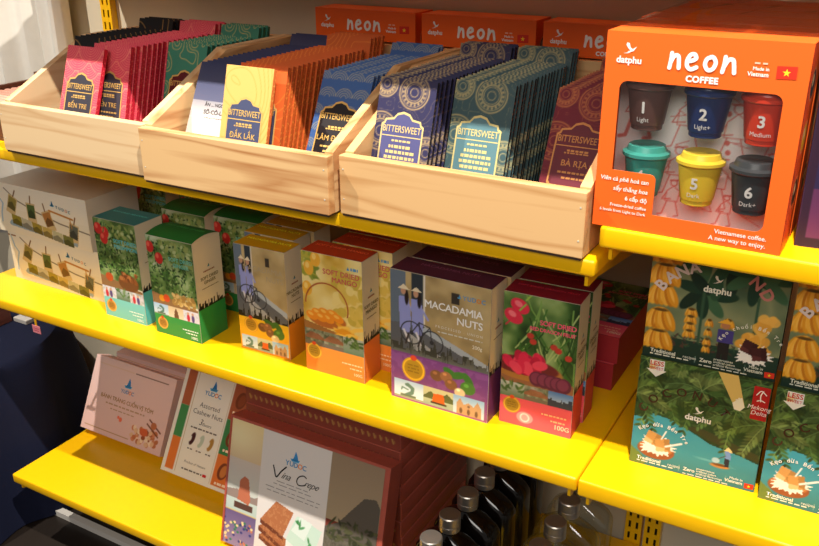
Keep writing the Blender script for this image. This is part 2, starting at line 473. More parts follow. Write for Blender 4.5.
    def thumbs(s, v0, v1, kinds, u0=0.0, u1=1.0, gap=0.0, seed=3):
        n = len(kinds); wd = (u1-u0)/n
        for i, k in enumerate(kinds):
            a, b = u0+i*wd+gap/2, u0+(i+1)*wd-gap/2; h = v1-v0; m = (a+b)/2
            if k == 'lion':
                s.grad(v0, v1, (176, 205, 232), (226, 238, 240), a, b)
                
                gc = (92, 128, 118); s.line([(m-.1*wd, v1-.15*h), (m+.12*wd, v0+.62*h), (m+.14*wd, v0+.38*h), (m-.02*wd, v0+.22*h)], .20*h, gc); s.ell(m-.06*wd, v0+.24*h, .11*h, .08*h, gc, .3); s.line([(m-.02*wd, v0+.5*h), (m-.22*wd, v0+.42*h), (m-.24*wd, v0+.56*h)], .07*h, gc)
                s.rect(m-.28*wd, v1-.22*h, m+.25*wd, v1-.08*h, (96, 116, 96)); s.rect(a, v1-.10*h, b, v1, (150, 160, 130))
            elif k == 'boat':
                s.grad(v0, v1, (206, 200, 150), (150, 170, 150), a, b); s.poly([(a, v0+.55*h), (a+.25*wd, v0+.2*h), (m, v0+.5*h), (b-.2*wd, v0+.15*h), (b, v0+.4*h), (b, v0+.65*h), (a, v0+.65*h)], (84, 96, 60))
                s.poly([(m-.2*wd, v0+.75*h), (m-.15*wd, v0+.3*h), (m+.18*wd, v0+.25*h), (m+.22*wd, v0+.75*h)], (214, 92, 36)); s.rect(m-.25*wd, v0+.75*h, m+.28*wd, v0+.86*h, (70, 50, 40))
            elif k == 'church':
                s.grad(v0, v1, (150, 190, 226), (210, 220, 220), a, b)
                s.poly([(a+.1*wd, v1), (a+.1*wd, v0+.45*h), (a+.22*wd, v0+.12*h), (a+.34*wd, v0+.45*h), (m, v0+.3*h), (b-.34*wd, v0+.45*h), (b-.22*wd, v0+.12*h), (b-.1*wd, v0+.45*h), (b-.1*wd, v1)], (190, 150, 110))
                for q in (.25, .5, .75): s.ell(a+q*wd, v1-.2*h, .05*wd*s.w/s.h, .16*h, (110, 80, 60))
                s.ell(m, v0+.5*h, .07*h, .07*h, (120, 90, 70))
            elif k == 'city':
                s.grad(v0, v1, (70, 120, 190), (206, 220, 236), a, b); s.skyline(v0+.4*h, v1, (40, 56, 84), seed+i, .3*h, a, b)
            elif k == 'street':
                s.mottle(a, v0, b, v1, [(60, 70, 56), (120, 130, 110), (196, 190, 180)], 34, seed+i); s.rect(a, v0+.75*h, b, v1, (110, 104, 96)); s.poly([(a, v0+.5*h), (a+.3*wd, v0+.2*h), (b-.3*wd, v0+.25*h), (b, v0+.45*h), (b, v0+.6*h), (a, v0+.6*h)], (150, 90, 66), .8)
            elif k == 'people':
                s.mottle(a, v0, b, v1, [(206, 200, 210), (230, 226, 232), (150, 160, 150)], 26, seed+i)
                for q in (.3, .6): s.ell(a+q*wd, v0+.65*h, .16*h, .35*h, (206, 40, 60) if q < .5 else (90, 70, 130)); s.ell(a+q*wd, v0+.25*h, .12*h, .12*h, (210, 160, 130))
            elif k == 'pond':
                s.grad(v0, v1, (190, 200, 200), (90, 120, 96), a, b); s.leaves(14, a, v0, b, v0+.6*h, [(60, 96, 50), (90, 130, 70)], .2*h, seed+i)
            elif k == 'tower':
                s.grad(v0, v1, (226, 196, 150), (240, 220, 190), a, b); s.poly([(m-.15*wd, v1), (m-.12*wd, v0+.4*h), (m, v0+.1*h), (m+.12*wd, v0+.4*h), (m+.15*wd, v1)], (120, 80, 54))
        return s
    def mesh(s, name, m=None, warp=None):
        nx, ny = s.nx, s.ny
        v = np.stack([s.X.ravel(), np.zeros(nx*ny), s.h-s.Y.ravel()], 1)
        i = np.arange(nx*ny).reshape(ny, nx)
        q = np.stack([i[1:, :-1], i[1:, 1:], i[:-1, 1:], i[:-1, :-1]], -1).reshape(-1, 4)
        c = s.a.reshape(-1, 3)
        nv = len(v)
        tri = np.zeros((0, 3), int)
        if s.tv:
            tri = np.concatenate(s.tf)+nv; v = np.concatenate([v]+s.tv); c = np.concatenate([c]+s.tc)
            A, B, Cc = v[tri[:, 0]], v[tri[:, 1]], v[tri[:, 2]]   # face the lettering outwards (-y)
            ny_ = (B[:, 2]-A[:, 2])*(Cc[:, 0]-A[:, 0])-(B[:, 0]-A[:, 0])*(Cc[:, 2]-A[:, 2])
            fl = ny_ > 0; tri[fl] = tri[fl][:, ::-1]
        if warp is not None: v = warp(v)
        me = bpy.data.meshes.new(name)
        me.vertices.add(len(v)); me.vertices.foreach_set('co', v.ravel().astype(np.float32))
        lo = np.concatenate([q.ravel(), tri.ravel()]); me.loops.add(len(lo)); me.loops.foreach_set('vertex_index', lo.astype(np.int32))
        st = np.concatenate([np.arange(len(q))*4, len(q)*4+np.arange(len(tri))*3]); me.polygons.add(len(st))
        me.polygons.foreach_set('loop_start', st.astype(np.int32))
        me.update(calc_edges=True); me.validate()
        at = me.color_attributes.new('ink', 'FLOAT_COLOR', 'POINT')
        rgba = np.ones((len(v), 4), np.float32); rgba[:, :3] = lin(np.clip(c, 0, 255))
        at.data.foreach_set('color', rgba.ravel())
        me.materials.append(m or PRINT)
        return me
def place(name, me, parent, loc=(0, 0, 0), rz=0.0, rx=0.0, label=None):
    o = bpy.data.objects.new(name, me); o.location = loc; o.rotation_euler = (rx, 0, rz)
    if label: o['label'] = label
    return link(o, parent)

# ================================================================== THE SETTING
LIPZ = 0.0207
struct(MB().box((-3.2, 0.45, -0.62), (2.2, 0.52, 1.1)).build('wall_back', WALL))
FLOORM = mat('dark_floor_vinyl', (38, 31, 26), 0.35, noise=0.25, nscale=14)
struct(MB().box((-4.0, -4.0, -0.66), (3.0, 0.45, -0.60)).build('floor', FLOORM))
struct(MB().box((-1.236, 0.095, -0.60), (0.6, 0.110, -0.586)).build('floor_streak_strip', mat('pale_light_streak', (214, 208, 200), 0.4)))  # pale strip added to stand for the bright light streak on the floor

def slotted_upright(x, y, z0, z1, label, mir=False):
    """thin channel post with two columns of slots"""
    t = thing('slotted_upright', label, 'shelf upright', (x, y, z0), 0, 'yellow slotted uprights on the wall')
    b = MB(); H = z1-z0; pitch = 0.025
    cols = [(0, .006), (.0105, .0195), (.024, .030)]
    for a, c in cols: b.box((a, 0, 0), (c, .0015, H))
    n = int(H/pitch)
    for k in range(n+1):
        z = k*pitch
        for a, c in ((.006, .0105), (.0195, .024)): b.box((a, 0, z), (c, .0015, min(z+.010, H)))
    b.build('slotted_face', YEL, t)
    c = MB().box((0, .0015, 0), (.0015, .016, H)).box((.0285, .0015, 0), (.030, .016, H)); c.build('channel_side', YEL, t)
    MB().box((.0016, .012, 0), (.0284, .0145, H)).build('channel_back', mat('dark_slot_inside', (40, 32, 10), 0.8), t)
    return t
slotted_upright(-1.246, 0.433, -0.60, 1.0, 'yellow slotted upright beside the pale curtain, left of the wooden crates')
slotted_upright(-0.0345, 0.433, -0.60, 0.50, 'left of the two yellow slotted uprights below the right shelf')
slotted_upright(0.0005, 0.433, -0.60, 0.50, 'right of the two yellow slotted uprights below the right shelf')

def shelf(label, x0, x1, z, th, y0=0.0, y1=0.43, lip=None):
    t = thing('wall_shelf', label, 'shelf', (x0, y0, z-th), 0, 'yellow metal shelves')
    W, D = x1-x0, y1-y0
    MB().box((0, 0, 0), (W, D, th), bev=0.0035).build('deck', YEL, t, smooth=True)
    for bx in (0.010, W-0.014):
        pts = [(0.010, 0), (0.010, -0.016), (0.016, -0.018), (0.05, -0.018), (D, -0.075), (D, 0)]
        MB().prism(pts, 'x', bx, bx+0.004).build('bracket', YEL, t)
        MB().box((bx-0.012, 0.03, -0.004), (bx+0.004, D, -0.0002)).build('bracket_flange', YEL, t)
    return t
shelf('upper left yellow shelf carrying the wooden crates', -1.2418, -0.0015, 0.30, LIPZ)
shelf('middle left yellow shelf under the crates, lined with dried fruit and nut cartons', -1.2418, -0.0015, 0.0, LIPZ)
shelf('upper right yellow shelf carrying the orange coffee gift box', 0.0, 0.95, 0.3432, 0.0252)
shelf('middle right yellow shelf carrying the green jungle picture boxes', 0.0, 0.95, 0.0, 0.0253)
shelf('lowest yellow shelf, jutting forward, with pink boxes and bottles', -1.210, -0.0015, -0.4198, LIPZ)
shelf('topmost left yellow shelf above the crates, above the picture', -1.2418, -0.0015, 0.665, LIPZ)
shelf('topmost right yellow shelf above the coffee box, above the picture', 0.0, 0.95, 0.70, LIPZ)

# curtain
def curtain():
    b = MB(); nx = 140; vs = []; fs = []
    xs = [-2.6+1.28*i/nx for i in range(nx+1)]; zs = [-0.08, 0.0, 0.2, 0.4, 0.7, 1.05]
    for j, z in enumerate(zs):
        for i, x in enumerate(xs):
            y = 0.405+0.020*math.sin(x*47+0.6*math.sin(x*11)+.2*z)+0.011*math.sin(x*101+1.3+z*.8)
            vs.append((x, y, z))
    n = nx+1
    for j in range(len(zs)-1):
        for i in range(nx): fs.append((j*n+i, j*n+i+1, (j+1)*n+i+1, (j+1)*n+i))
    b.add(vs, fs)
    o = b.build('curtain', mat('pale_curtain_cloth', (214, 208, 198), 0.85, noise=0.05, nscale=60), smooth=True)
    so = o.modifiers.new('thick', 'SOLIDIFY'); so.thickness = 0.003
    return tag(o, 'pale grey curtain hanging in soft folds at the left of the shelves', 'curtain')
curtain()

# ================================================================== WOODEN CRATES
ORD = ['front', 'second', 'third', 'fourth', 'fifth', 'sixth', 'seventh', 'eighth', 'ninth', 'tenth', 'eleventh', 'twelfth', 'thirteenth', 'fourteenth', 'fifteenth', 'sixteenth', 'seventeenth', 'eighteenth', 'nineteenth', 'twentieth', 'twenty-first', 'twenty-second', 'twenty-third', 'twenty-fourth', 'twenty-fifth', 'twenty-sixth']
DARKW = mat('dark_stained_plywood', (70, 50, 36), 0.6, noise=0.3, nscale=60)
NAILM = mat('nail_head', (226, 220, 206), 0.4, 0.3)
def crate(label, x, y, rz, wd, D, seed, light=(233, 190, 134), dark=(196, 140, 86), hf=0.082, hb=0.168):
    t = thing('wooden_crate', label, 'crate', (x, y, 0.30), rz, 'wooden display crates on the top shelf')
    wx = wood_mat('pine_board_front', light, dark, seed, 'X'); wy = wood_mat('pine_board_side', light, dark, seed+3, 'Y')
    MB().box((0.002, 0.002, 0), (wd-0.002, D-0.002, 0.0028)).box((0.0136, 0.0156, 0.0028), (wd-0.0136, D-0.0126, 0.008)).build('bottom_board', DARKW, t)
    MB().box((0, 0, 0.0030), (wd, 0.015, hf), bev=0.0012).build('front_board', wx, t)
    prof = [(0.0152, 0.0030), (0.0152, hf+0.002), (0.19, hb), (D-0.0128, hb), (D-0.0128, 0.0030)]
    MB().prism(prof, 'x', 0.0005, 0.0135).build('side_board', wy, t)
    MB().prism(prof, 'x', wd-0.0135, wd-0.0005).build('side_board', wy, t)
    MB().box((0, D-0.0125, 0.0030), (wd, D, hb-0.004), bev=0.001).build('back_board', wx, t)
    MB().box((0.014, 0.264, 0.0082), (wd-0.014, D-0.0132, 0.022)).build('riser', DARKW, t)
    for nx_, nz in ((0.006, 0.024), (0.006, 0.064), (wd-0.006, 0.024), (wd-0.006, 0.064)):
        MB().prism([(nx_+0.0011*math.cos(q*.785), nz+0.0011*math.sin(q*.785)) for q in range(8)], 'y', -0.0004, 0.004).build('nail', NAILM, t)
    return t
crate('wooden crate at the left end, holding pink, black and green bars', -1.0175, -0.009, 0.0, 0.325, 0.378, 1.0, (226, 194, 150), (204, 162, 116))
crate('middle wooden crate, holding the yellow, orange and blue bars', -0.686, -0.0235, 0.0, 0.3318, 0.393, 5.0, (226, 184, 130), (180, 122, 72))
crate('right wooden crate beside the orange gift box, holding navy, teal and maroon bars', -0.3468, -0.0078, 0.0, 0.3318, 0.379, 9.0, (222, 178, 124), (194, 142, 88))

# ---------------------------------------------------------------- chocolate bars
BW, BT, BL = 0.084, 0.0098, 0.166
GOLD = (206, 164, 92)
def lines_of(p, f, n, wd, c, al=1.0):
    """contour lines of field f"""
    g = f*n; d = np.abs(g-np.round(g)); gy, gx = np.gradient(g)
    gr = np.hypot(gx, gy)+1e-6
    m = np.clip(wd-d/gr, 0, 1)*al
    return p.mix(m, c)
def seigaiha(p, R, n, c, wd=0.8):
    """overlapping fish-scale arcs"""
    X, Y = p.X, p.Y; out = np.full(X.shape, -1.0)
    rows = int(p.h/(R*.5))+3
    for r in range(rows):
        cy = r*R*.5; ox = (r % 2)*R
        k = np.round((X-ox)/(2*R)); cx = ox+k*2*R
        d = np.hypot(X-cx, Y-cy); m = (d < R) & (Y <= cy+1e-6)
        out = np.where((d < R) & ((out < 0)), d, out)
    return lines_of(p, np.maximum(out, 0)/R, n, wd, c)
def ornate(p, c, seed):
    r = random.Random(seed)
    f = p.noise(5, seed, 2)
    lines_of(p, f, 9, .55, c, .55)
    for (u, v, rr) in ((.10, .42, .15), (.62, .10, .13), (.95, .55, .12), (.25, .95, .16), (.12, .05, .10), (.9, .9, .14)):
        p.ell(u, v, rr*1.05, rr*1.05, p.base_c)
        for q in (1.0, .86, .62, .50, .26): p.ring(u, v, rr*q, .011 if q in (1.0, .62) else .006, c, .85)
        for k in range(18):
            t = k*math.pi/9; a = p.h/p.w
            p.ell(u+rr*.74*a*math.cos(t), v+rr*.74*math.sin(t), .010, .010, c, 0, .8)
    return p
def bar_panel(kind):
    base = {'pink': (226, 76, 98), 'black': (26, 24, 26), 'green': (62, 128, 106), 'silver': (196, 188, 186), 'orange': (204, 96, 44), 'yellow': (224, 178, 102),
            'blue': (66, 100, 158), 'navy': (50, 48, 80), 'teal': (62, 86, 90), 'maroon': (112, 34, 48), 'snack': (214, 150, 130)}[kind]
    p = Panel(BW, BL, 780, base); p.base_c = base
    if kind == 'pink': seigaiha(p, .027, 7, (248, 160, 132), .7)
    elif kind == 'black': lines_of(p, p.noise(4, 11, 1), 5, 1.1, (176, 128, 66))
    elif kind == 'green': lines_of(p, p.noise(9, 5, 1), 4, 1.0, (196, 176, 110))
    elif kind == 'yellow':
        f = p.noise(3, 4, 1)*.35+np.hypot((p.U-.15)*.5, p.V-.1)*.9; lines_of(p, f, 16, .75, (196, 132, 48), .8)
    elif kind == 'orange': lines_of(p, p.noise(3, 9, 1)*.5+p.V*.6, 22, .8, (236, 150, 60), .9)
    elif kind == 'blue':
        for r_ in range(7):
            for c_ in range(4):
                u = (c_+(r_ % 2)*.5)/3.0; v = .02+r_*.15
                for q in (1.0, .78, .55, .32): p.ring(u, v+.06, .085*q, .006, (206, 188, 140), .8, 0.15, 3.0)
    elif kind in ('navy', 'teal', 'maroon'): ornate(p, {'navy': (190, 160, 110), 'teal': (186, 170, 118), 'maroon': (190, 120, 70)}[kind], {'navy': 2, 'teal': 7, 'maroon': 12}[kind])
    elif kind == 'silver':
        p.grad(0, .35, (56, 60, 92), (92, 94, 120)); p.grad(.35, .5, (150, 148, 156), (206, 200, 196)); p.grad(.5, 1, (214, 206, 200), (222, 206, 190))
        p.ell(.42, .62, .10, .16, (238, 226, 214), .3); p.ell(.62, .76, .08, .12, (236, 220, 204), -.4)
        p.text('ĂN ... NGON', .55, .40, .030, (70, 62, 60), bold=.01); p.text('SÔ-CÔ-LA', .55, .47, .036, (70, 62, 60), bold=.01); p.fuzz(.55, .51, .008, .4, (120, 110, 104))
    elif kind == 'snack': p.mottle(0, 0, 1, 1, [(214, 140, 124), (232, 176, 150)], 12, 4)
    return p
def plaque_outline(k=1.0):
    """label outline, crown on top; u right, v down within 0..1"""
    pts = [(0.02, .20), (0.08, .17), (0.10, .12), (.28, .10), (.36, .03), (.5, 0.0), (.64, .03), (.72, .10), (.90, .12), (.92, .17), (.98, .20), (.98, .93), (.93, .98), (.07, .98), (.02, .93)]
    return [(.5+(x-.5)*k, .5+(y-.5)*k) for x, y in pts]
LABELS = {'pink': ((60, 58, 66), GOLD, 'BẾN TRE'), 'black': ((50, 44, 44), GOLD, ''), 'green': ((92, 30, 34), GOLD, ''), 'orange': ((64, 66, 88), GOLD, ''), 'yellow': ((70, 76, 106), (208, 170, 96), 'ĐẮK LẮK'),
          'blue': ((36, 32, 34), (222, 178, 96), 'LÂM ĐỒNG'), 'navy': ((84, 84, 130), (214, 190, 130), ''), 'teal': ((92, 130, 138), (214, 196, 130), ''), 'maroon': ((104, 34, 46), (206, 140, 76), 'BÀ RỊA')}
def label_mesh(kind):
    fill, edge, place_ = LABELS[kind]
    w_, h_ = .066, .088
    v2 = []; f2 = []; c2 = []
    def addp(pts, c, y):
        b = len(v2); P = [Vector((q[0]*w_, q[1]*h_, 0)) for q in pts]
        for q in P: v2.append((q.x, y, h_-q.y)); c2.append(c)
        for t in tessellate_polygon([P]): f2.append(tuple(b+i for i in t))
    addp(plaque_outline(1.0), edge, 0); addp(plaque_outline(.93), fill, -.0001)
    if kind in ('navy', 'teal', 'maroon', 'pink', 'yellow'):
        addp([(.06, .36), (.94, .36), (.94, .375), (.06, .375)], edge, -.0002)
    def tx(s_, v, cap_, bold=.0):
        co, tr = text2d(s_, cap_*h_, 'C', bold)
        if co[:, 0].max()-co[:, 0].min() > .86*w_: co[:, 0] *= .86*w_/(co[:, 0].max()-co[:, 0].min())
        b = len(v2)
        for q in co: v2.append((w_/2+q[0], -.0003-q[2], h_-v*h_+q[1])); c2.append(edge)
        for t in tr: f2.append(tuple(b+i for i in t))
    tx('BITTERSWEET', .31, .095, .012)
    r = random.Random(3)
    def fz(v, wd, t=.03):
        x = .5-wd/2
        while x < .5+wd/2:
            d = r.uniform(.04, .1); b = len(v2)
            for q in ((x, v), (x+d, v), (x+d, v+t), (x, v+t)): v2.append((q[0]*w_, -.0003, h_-q[1]*h_)); c2.append(edge)
            f2.append((b, b+1, b+2)); f2.append((b, b+2, b+3)); x += d+.02
    fz(.42, .4)
    if place_: tx(place_, .66, .085, .01); fz(.46, .5, .02); fz(.74, .6); fz(.82, .4)
    else:
        for q, wd in ((.50, .5), (.58, .62), (.66, .66), (.74, .6), (.84, .4)): fz(q, wd, .045)
    n = np.array
    V, Fc, Cc = n(v2), n(f2), n(c2)
    A, B, D = V[Fc[:, 0]], V[Fc[:, 1]], V[Fc[:, 2]]
    fl = ((B[:, 0]-A[:, 0])*(D[:, 2]-A[:, 2])-(B[:, 2]-A[:, 2])*(D[:, 0]-A[:, 0])) < 0
    Fc[fl] = Fc[fl][:, ::-1]
    me = bpy.data.meshes.new('label'); me.from_pydata(V.tolist(), [], Fc.tolist())
    at = me.color_attributes.new('ink', 'FLOAT_COLOR', 'POINT'); rg = np.ones((len(V), 4), np.float32); rg[:, :3] = lin(Cc); at.data.foreach_set('color', rg.ravel())
    me.materials.append(PRINT); return me
def wrapper_mat(kind, rgb, fleck=None):
    m = mat('wrapper_edge_'+kind, rgb, 0.42, spec=0.4)
    if fleck:
        nt = m.node_tree; b = nt.nodes['Principled BSDF']
        tc = nt.nodes.new('ShaderNodeTexCoord'); n = nt.nodes.new('ShaderNodeTexNoise'); n.inputs['Scale'].default_value = 260; n.inputs['Detail'].default_value = 1
        cr = nt.nodes.new('ShaderNodeValToRGB'); cr.color_ramp.elements[0].position = .58; cr.color_ramp.elements[1].position = .66
        cr.color_ramp.elements[0].color = tuple(lin(rgb))+(1,); cr.color_ramp.elements[1].color = tuple(lin(fleck))+(1,)
        nt.links.new(tc.outputs['Object'], n.inputs['Vector']); nt.links.new(n.outputs['Fac'], cr.inputs[0]); nt.links.new(cr.outputs[0], b.inputs['Base Color'])
    return m
EDGE = {'pink': ((206, 34, 58), (230, 90, 90)), 'black': ((22, 20, 22), (120, 86, 44)), 'green': ((40, 104, 84), None), 'silver': ((64, 66, 92), None), 'orange': ((208, 98, 42), (236, 150, 70)), 'yellow': ((222, 120, 60), (240, 170, 90)),
        'blue': ((74, 112, 176), (196, 176, 130)), 'navy': ((24, 24, 40), (120, 92, 60)), 'teal': ((22, 28, 30), (150, 88, 44)), 'maroon': ((92, 26, 38), (150, 80, 50)), 'snack': ((206, 140, 120), None)}
WORDS = {'pink': 'pink chocolate bar in the row', 'black': 'black and gold chocolate bar', 'green': 'green and gold chocolate bar', 'silver': 'plain navy chocolate bar', 'orange': 'orange chocolate bar',
         'yellow': 'yellow chocolate bar', 'blue': 'blue chocolate bar', 'navy': 'navy ornamented chocolate bar', 'teal': 'dark teal chocolate bar', 'maroon': 'maroon chocolate bar'}
_bp = {}
def bar_proto(kind):
    t = thing('chocolate_bar', 'x', 'chocolate bar')
    e, fl = EDGE[kind]
    MB().box((0, 0.0004, 0), (BW, BT, BL), bev=0.0012).build('wrapper', wrapper_mat(kind, e, fl), t, smooth=True)
    place('front_print', bar_panel(kind).mesh('front_print', GLOSS), t, (0.0006, 0.0001, 0))
    t.children[-1].scale = (1-.0012/BW, 1, 1-.0006/BL)
    if kind in LABELS: place('label', label_mesh(kind), t, (0.0090, -0.0005, 0.036))
    return t
_r = random.Random(21)
RISE = {'left crate': .2552, 'middle crate': .2408, 'right crate': .2564}
def bar_row(kind, x, ytop, n, lean, crate_word, first=None, sp=0.0118, yend=0.342, single=False):
    L = math.radians(lean); yend -= .007; y = ytop-BL*math.sin(L); grp = kind+' bars in the '+crate_word
    ys = []; up_ = False; yl = yend-BL*math.sin(L)
    while y <= yl+1e-6:
        if not up_ and y > RISE[crate_word]-.0172: up_ = True; y = max(y+.0122, RISE[crate_word]+.001)
        ys.append((y, .0142 if up_ else 0.0)); y += sp
        if single: break
    N = len(ys)
    for i, (y, dz) in enumerate(ys):
        z = 0.3086+BT*math.sin(L)+dz
        xx = x+_r.uniform(-.0010, .0010)
        if single: lab = first
        elif i == 0 and first: lab = first
        elif i == N-1: lab = WORDS[kind]+', rearmost in the '+crate_word
        else: lab = WORDS[kind]+', '+(ORD[i]+' from the front' if i else 'front one')+' in the '+crate_word
        if kind not in _bp:
            _bp[kind] = bar_proto(kind); o = _bp[kind]; o.location = (xx, y, z); o.rotation_euler = (-L, 0, 0); o['label'] = lab; o['group'] = grp
        else: o = dup(_bp[kind], (xx, y, z), (-L, 0, 0), lab, grp)
        if single: del o['group']
LC, MC, RC = 'left crate', 'middle crate', 'right crate'
bar_row('pink', -0.940, 0.086, 1, 20.5, LC, 'pink chocolate bar standing alone in front of the pink row and the black row', single=True)
bar_row('black', -0.9985, 0.150, 0, 16.5, LC)
bar_row('pink', -0.902, 0.107, 0, 16.5, LC, 'front pink chocolate bar of the long row, half hidden by the lone pink bar')
bar_row('green', -0.801, 0.172, 0, 16.5, LC)
bar_row('silver', -0.662, 0.097, 0, 27, MC, 'silver white chocolate bar behind the yellow bar, front of the navy row')
bar_row('yellow', -0.572, 0.050, 1, 16.5, MC, 'yellow chocolate bar with dark label at the front of the middle crate', single=True)
bar_row('orange', -0.566, 0.073, 0, 16.5, MC)
bar_row('blue', -0.4585, 0.125, 0, 27, MC)
bar_row('navy', -0.331, 0.075, 0, 16.5, RC)
bar_row('teal', -0.2365, 0.105, 0, 16.5, RC)
bar_row('maroon', -0.118, 0.165, 0, 27, RC)

# low dark tray at the far left of the top shelf
t = thing('snack_tray', 'low dark brown tray at the left end of the top shelf, beside the left crate', 'tray', (-1.225, 0.035, 0.30))
for nm, a, b in (('tray_floor', (0, 0, 0), (.19, .2, .006)), ('tray_wall', (0, 0, .0062), (.19, .008, .055)), ('tray_wall', (0, .192, .0062), (.19, .2, .078)), ('tray_wall', (0, .0083, .0062), (.008, .1917, .066)), ('tray_wall', (.182, .0083, .0062), (.19, .1917, .066))):
    MB().box(a, b, bev=.0008).build(nm, mat('dark_brown_tray_wood', (92, 54, 34), .6, noise=.2, nscale=30), t)
p0 = None
for i in range(12):
    lab = 'small pinkish tan snack bar in the dark tray, '+ORD[i]+(' one' if i == 0 else ' from the front')
    if p0 is None:
        p0 = thing('snack_bar', lab, 'snack bar', (-1.2155, .0475, .3065), 0, 'snack bars in the dark tray')
        MB().box((0, 0, 0), (.165, .010, .052), bev=.002).build('wrapper', mat('pinkish_foil', (222, 160, 138), .4, noise=.2, nscale=120), p0, smooth=True)
        MB().box((.05, -.0004, .008), (.12, .0, .044)).build('label', mat('cream_label', (240, 226, 206), .5), p0)
    else: dup(p0, (-1.2155, .0475+i*.0145, .3065), (0, 0, 0), lab)

# ================================================================== CARTONS ON THE MIDDLE SHELF
def side_art(w_, h_, low, mid=.64, name='', logo=True, seed=3, cream=(226, 216, 190), tc=(120, 110, 60)):
    p = Panel(w_, h_, 700, cream)
    p.grad(mid+.04, 1.0, low, tuple(x*.88 for x in low)); p.skyline(mid-.03, mid+.045, (24, 20, 18), seed, .10)
    if logo: p.sail(.5, .26, .035, (40, 120, 110)); p.fuzz(.5, .315, .014, .4, (150, 90, 60))
    if name:
        for i, s_ in enumerate(name):
            q = min(.030, .9*w_/h_/(len(s_)*.82)); p.text(s_, .5, .385+i*.045, q, tc, bold=.02)
    p.fuzz(.5, .385+len(name)*.045, .008, .6, tc)
    return p
def lid_art(w_, d_, c0, c1, words, tc):
    p = Panel(w_, d_, 600, c0); p.grad(0, 1, c1, c0)
    for i, s_ in enumerate(words): p.text(s_, .5, .40+.26*i, min(.15, .8*w_/d_/(len(s_)*.8)), tc, bold=.01)
    return p
def carton(name, label, cat, loc, rz, w_, h_, d_, front, side, lid, body, group=None, dome=0.0, rx=0.0, fm=None):
    t = thing(name, label, cat, loc, rz, group, rx)
    prof = [(0, 0), (d_, 0), (d_, h_)]
    if dome: prof += [(d_*(1-k/8), h_+dome*4*(k/8)*(1-k/8)) for k in range(1, 8)]
    prof += [(0, h_)]
    MB().prism(prof, 'x', 0, w_).build('carton_body', body, t)
    place('front_panel', front, t, (front.get('inset', 0.0), -.0006, 0))
    if side is not None: place('side_panel', side, t, (w_+.0006, 0, 0), math.pi/2)
    if lid is not None: place('lid', lid, t, (0, 0, h_+.0006), 0, -math.pi/2)
    return t
def dome_warp(d_, dome):
    def f(v):
        v = v.copy(); q = v[:, 2]/d_; v[:, 1] -= dome*4*q*(1-q); return v
    return f
CREAM = mat('cream_card', (222, 210, 184), .6)
LEAF = [(46, 84, 34), (70, 112, 44), (96, 138, 58), (38, 66, 34), (128, 160, 84)]

# --- long cream gift boxes
def gift_front():
    p = Panel(.2555, .099, 900, (232, 222, 200))
    p.grad(0, .5, (226, 220, 206), (236, 226, 206))
    p.line([(.03, .10), (.05, .3), (.09, .42), (.06, .62), (.05, .8)], .035, (150, 180, 206))
    p.line([(.13, .1), (.25, .3), (.45, .45), (.7, .58), (1.0, .66)], .025, (120, 106, 90))
    ph = [(.19, .42, .40, (146, 130, 60)), (.40, .50, .02, (84, 104, 50)), (.58, .58, -.35, (176, 120, 60)), (.83, .72, .22, (96, 100, 90))]
    for i, (u, v, a, c) in enumerate(ph):
        wd, hh = .050, .16; ca, sa = math.cos(a), math.sin(a); asp = p.h/p.w
        def R(x, y): return (u+(x*ca-y*sa)*asp, v+(x*sa+y*ca))
        p.poly([R(-.125, -.2), R(.125, -.2), R(.125, .2), R(-.125, .2)], (206, 180, 130)); p.poly([R(-.105, -.17), R(.105, -.17), R(.105, .1), R(-.105, .1)], c)
        p.poly([R(-.105, 0), R(.0, -.08), R(.105, .02), R(.105, .1), R(-.105, .1)], tuple(x*.65 for x in c)); p.line([R(0, -.2), R(.02, -.34)], .03, (120, 80, 40))
    p.line([(.60, .36), (.84, .44)], .035, (190, 120, 30)); p.line([(.61, .36), (.60, .52)], .02, (190, 120, 30)); p.line([(.81, .43), (.82, .62)], .02, (190, 120, 30))
    p.poly([(.13, .80), (.16, .72), (.86, .90), (.85, .97), (.14, .84)], (150, 170, 186))
    for i, c in enumerate([(150, 136, 40), (190, 184, 160), (160, 140, 50), (196, 170, 90), (190, 186, 150), (120, 120, 60)]):
        u = .17+i*.108; v = .60+i*.035
        p.poly([(u, v), (u+.104, v+.034), (u+.104, v+.234), (u, v+.20)], c); p.poly([(u, v+.13), (u+.05, v+.08), (u+.104, v+.16), (u+.104, v+.234), (u, v+.20)], tuple(x*.7 for x in c))
    p.sail(.645, .22, .12, (40, 110, 150)); p.fuzz(.045, .10, .03, .1, (150, 110, 80)); 
    for i, ch in enumerate('YUDOC'): p.text(ch, .69+i*.032, .285+i*.012, 0.055, (90, 120, 140) if i != 3 else (225, 130, 50), bold=.02)
    return p.mesh('front_panel')
GF = gift_front()
GS = Panel(.12, .099, 400, (214, 206, 190)).mesh('side_panel'); GL = Panel(.2555, .12, 300, (196, 188, 168)).mesh('lid')
carton('gift_box', 'lower of two long cream gift boxes with hanging photo cards on the middle shelf', 'gift box', (-1.195, .088, 0), 0, .2555, .0965, .12, GF, GS, GL, CREAM, 'long cream gift boxes')
carton('gift_box', 'upper of two long cream gift boxes, stacked a little to the left', 'gift box', (-1.2135, .086, .0975), 0, .2555, .0965, .12, GF, GS, GL, CREAM, 'long cream gift boxes')

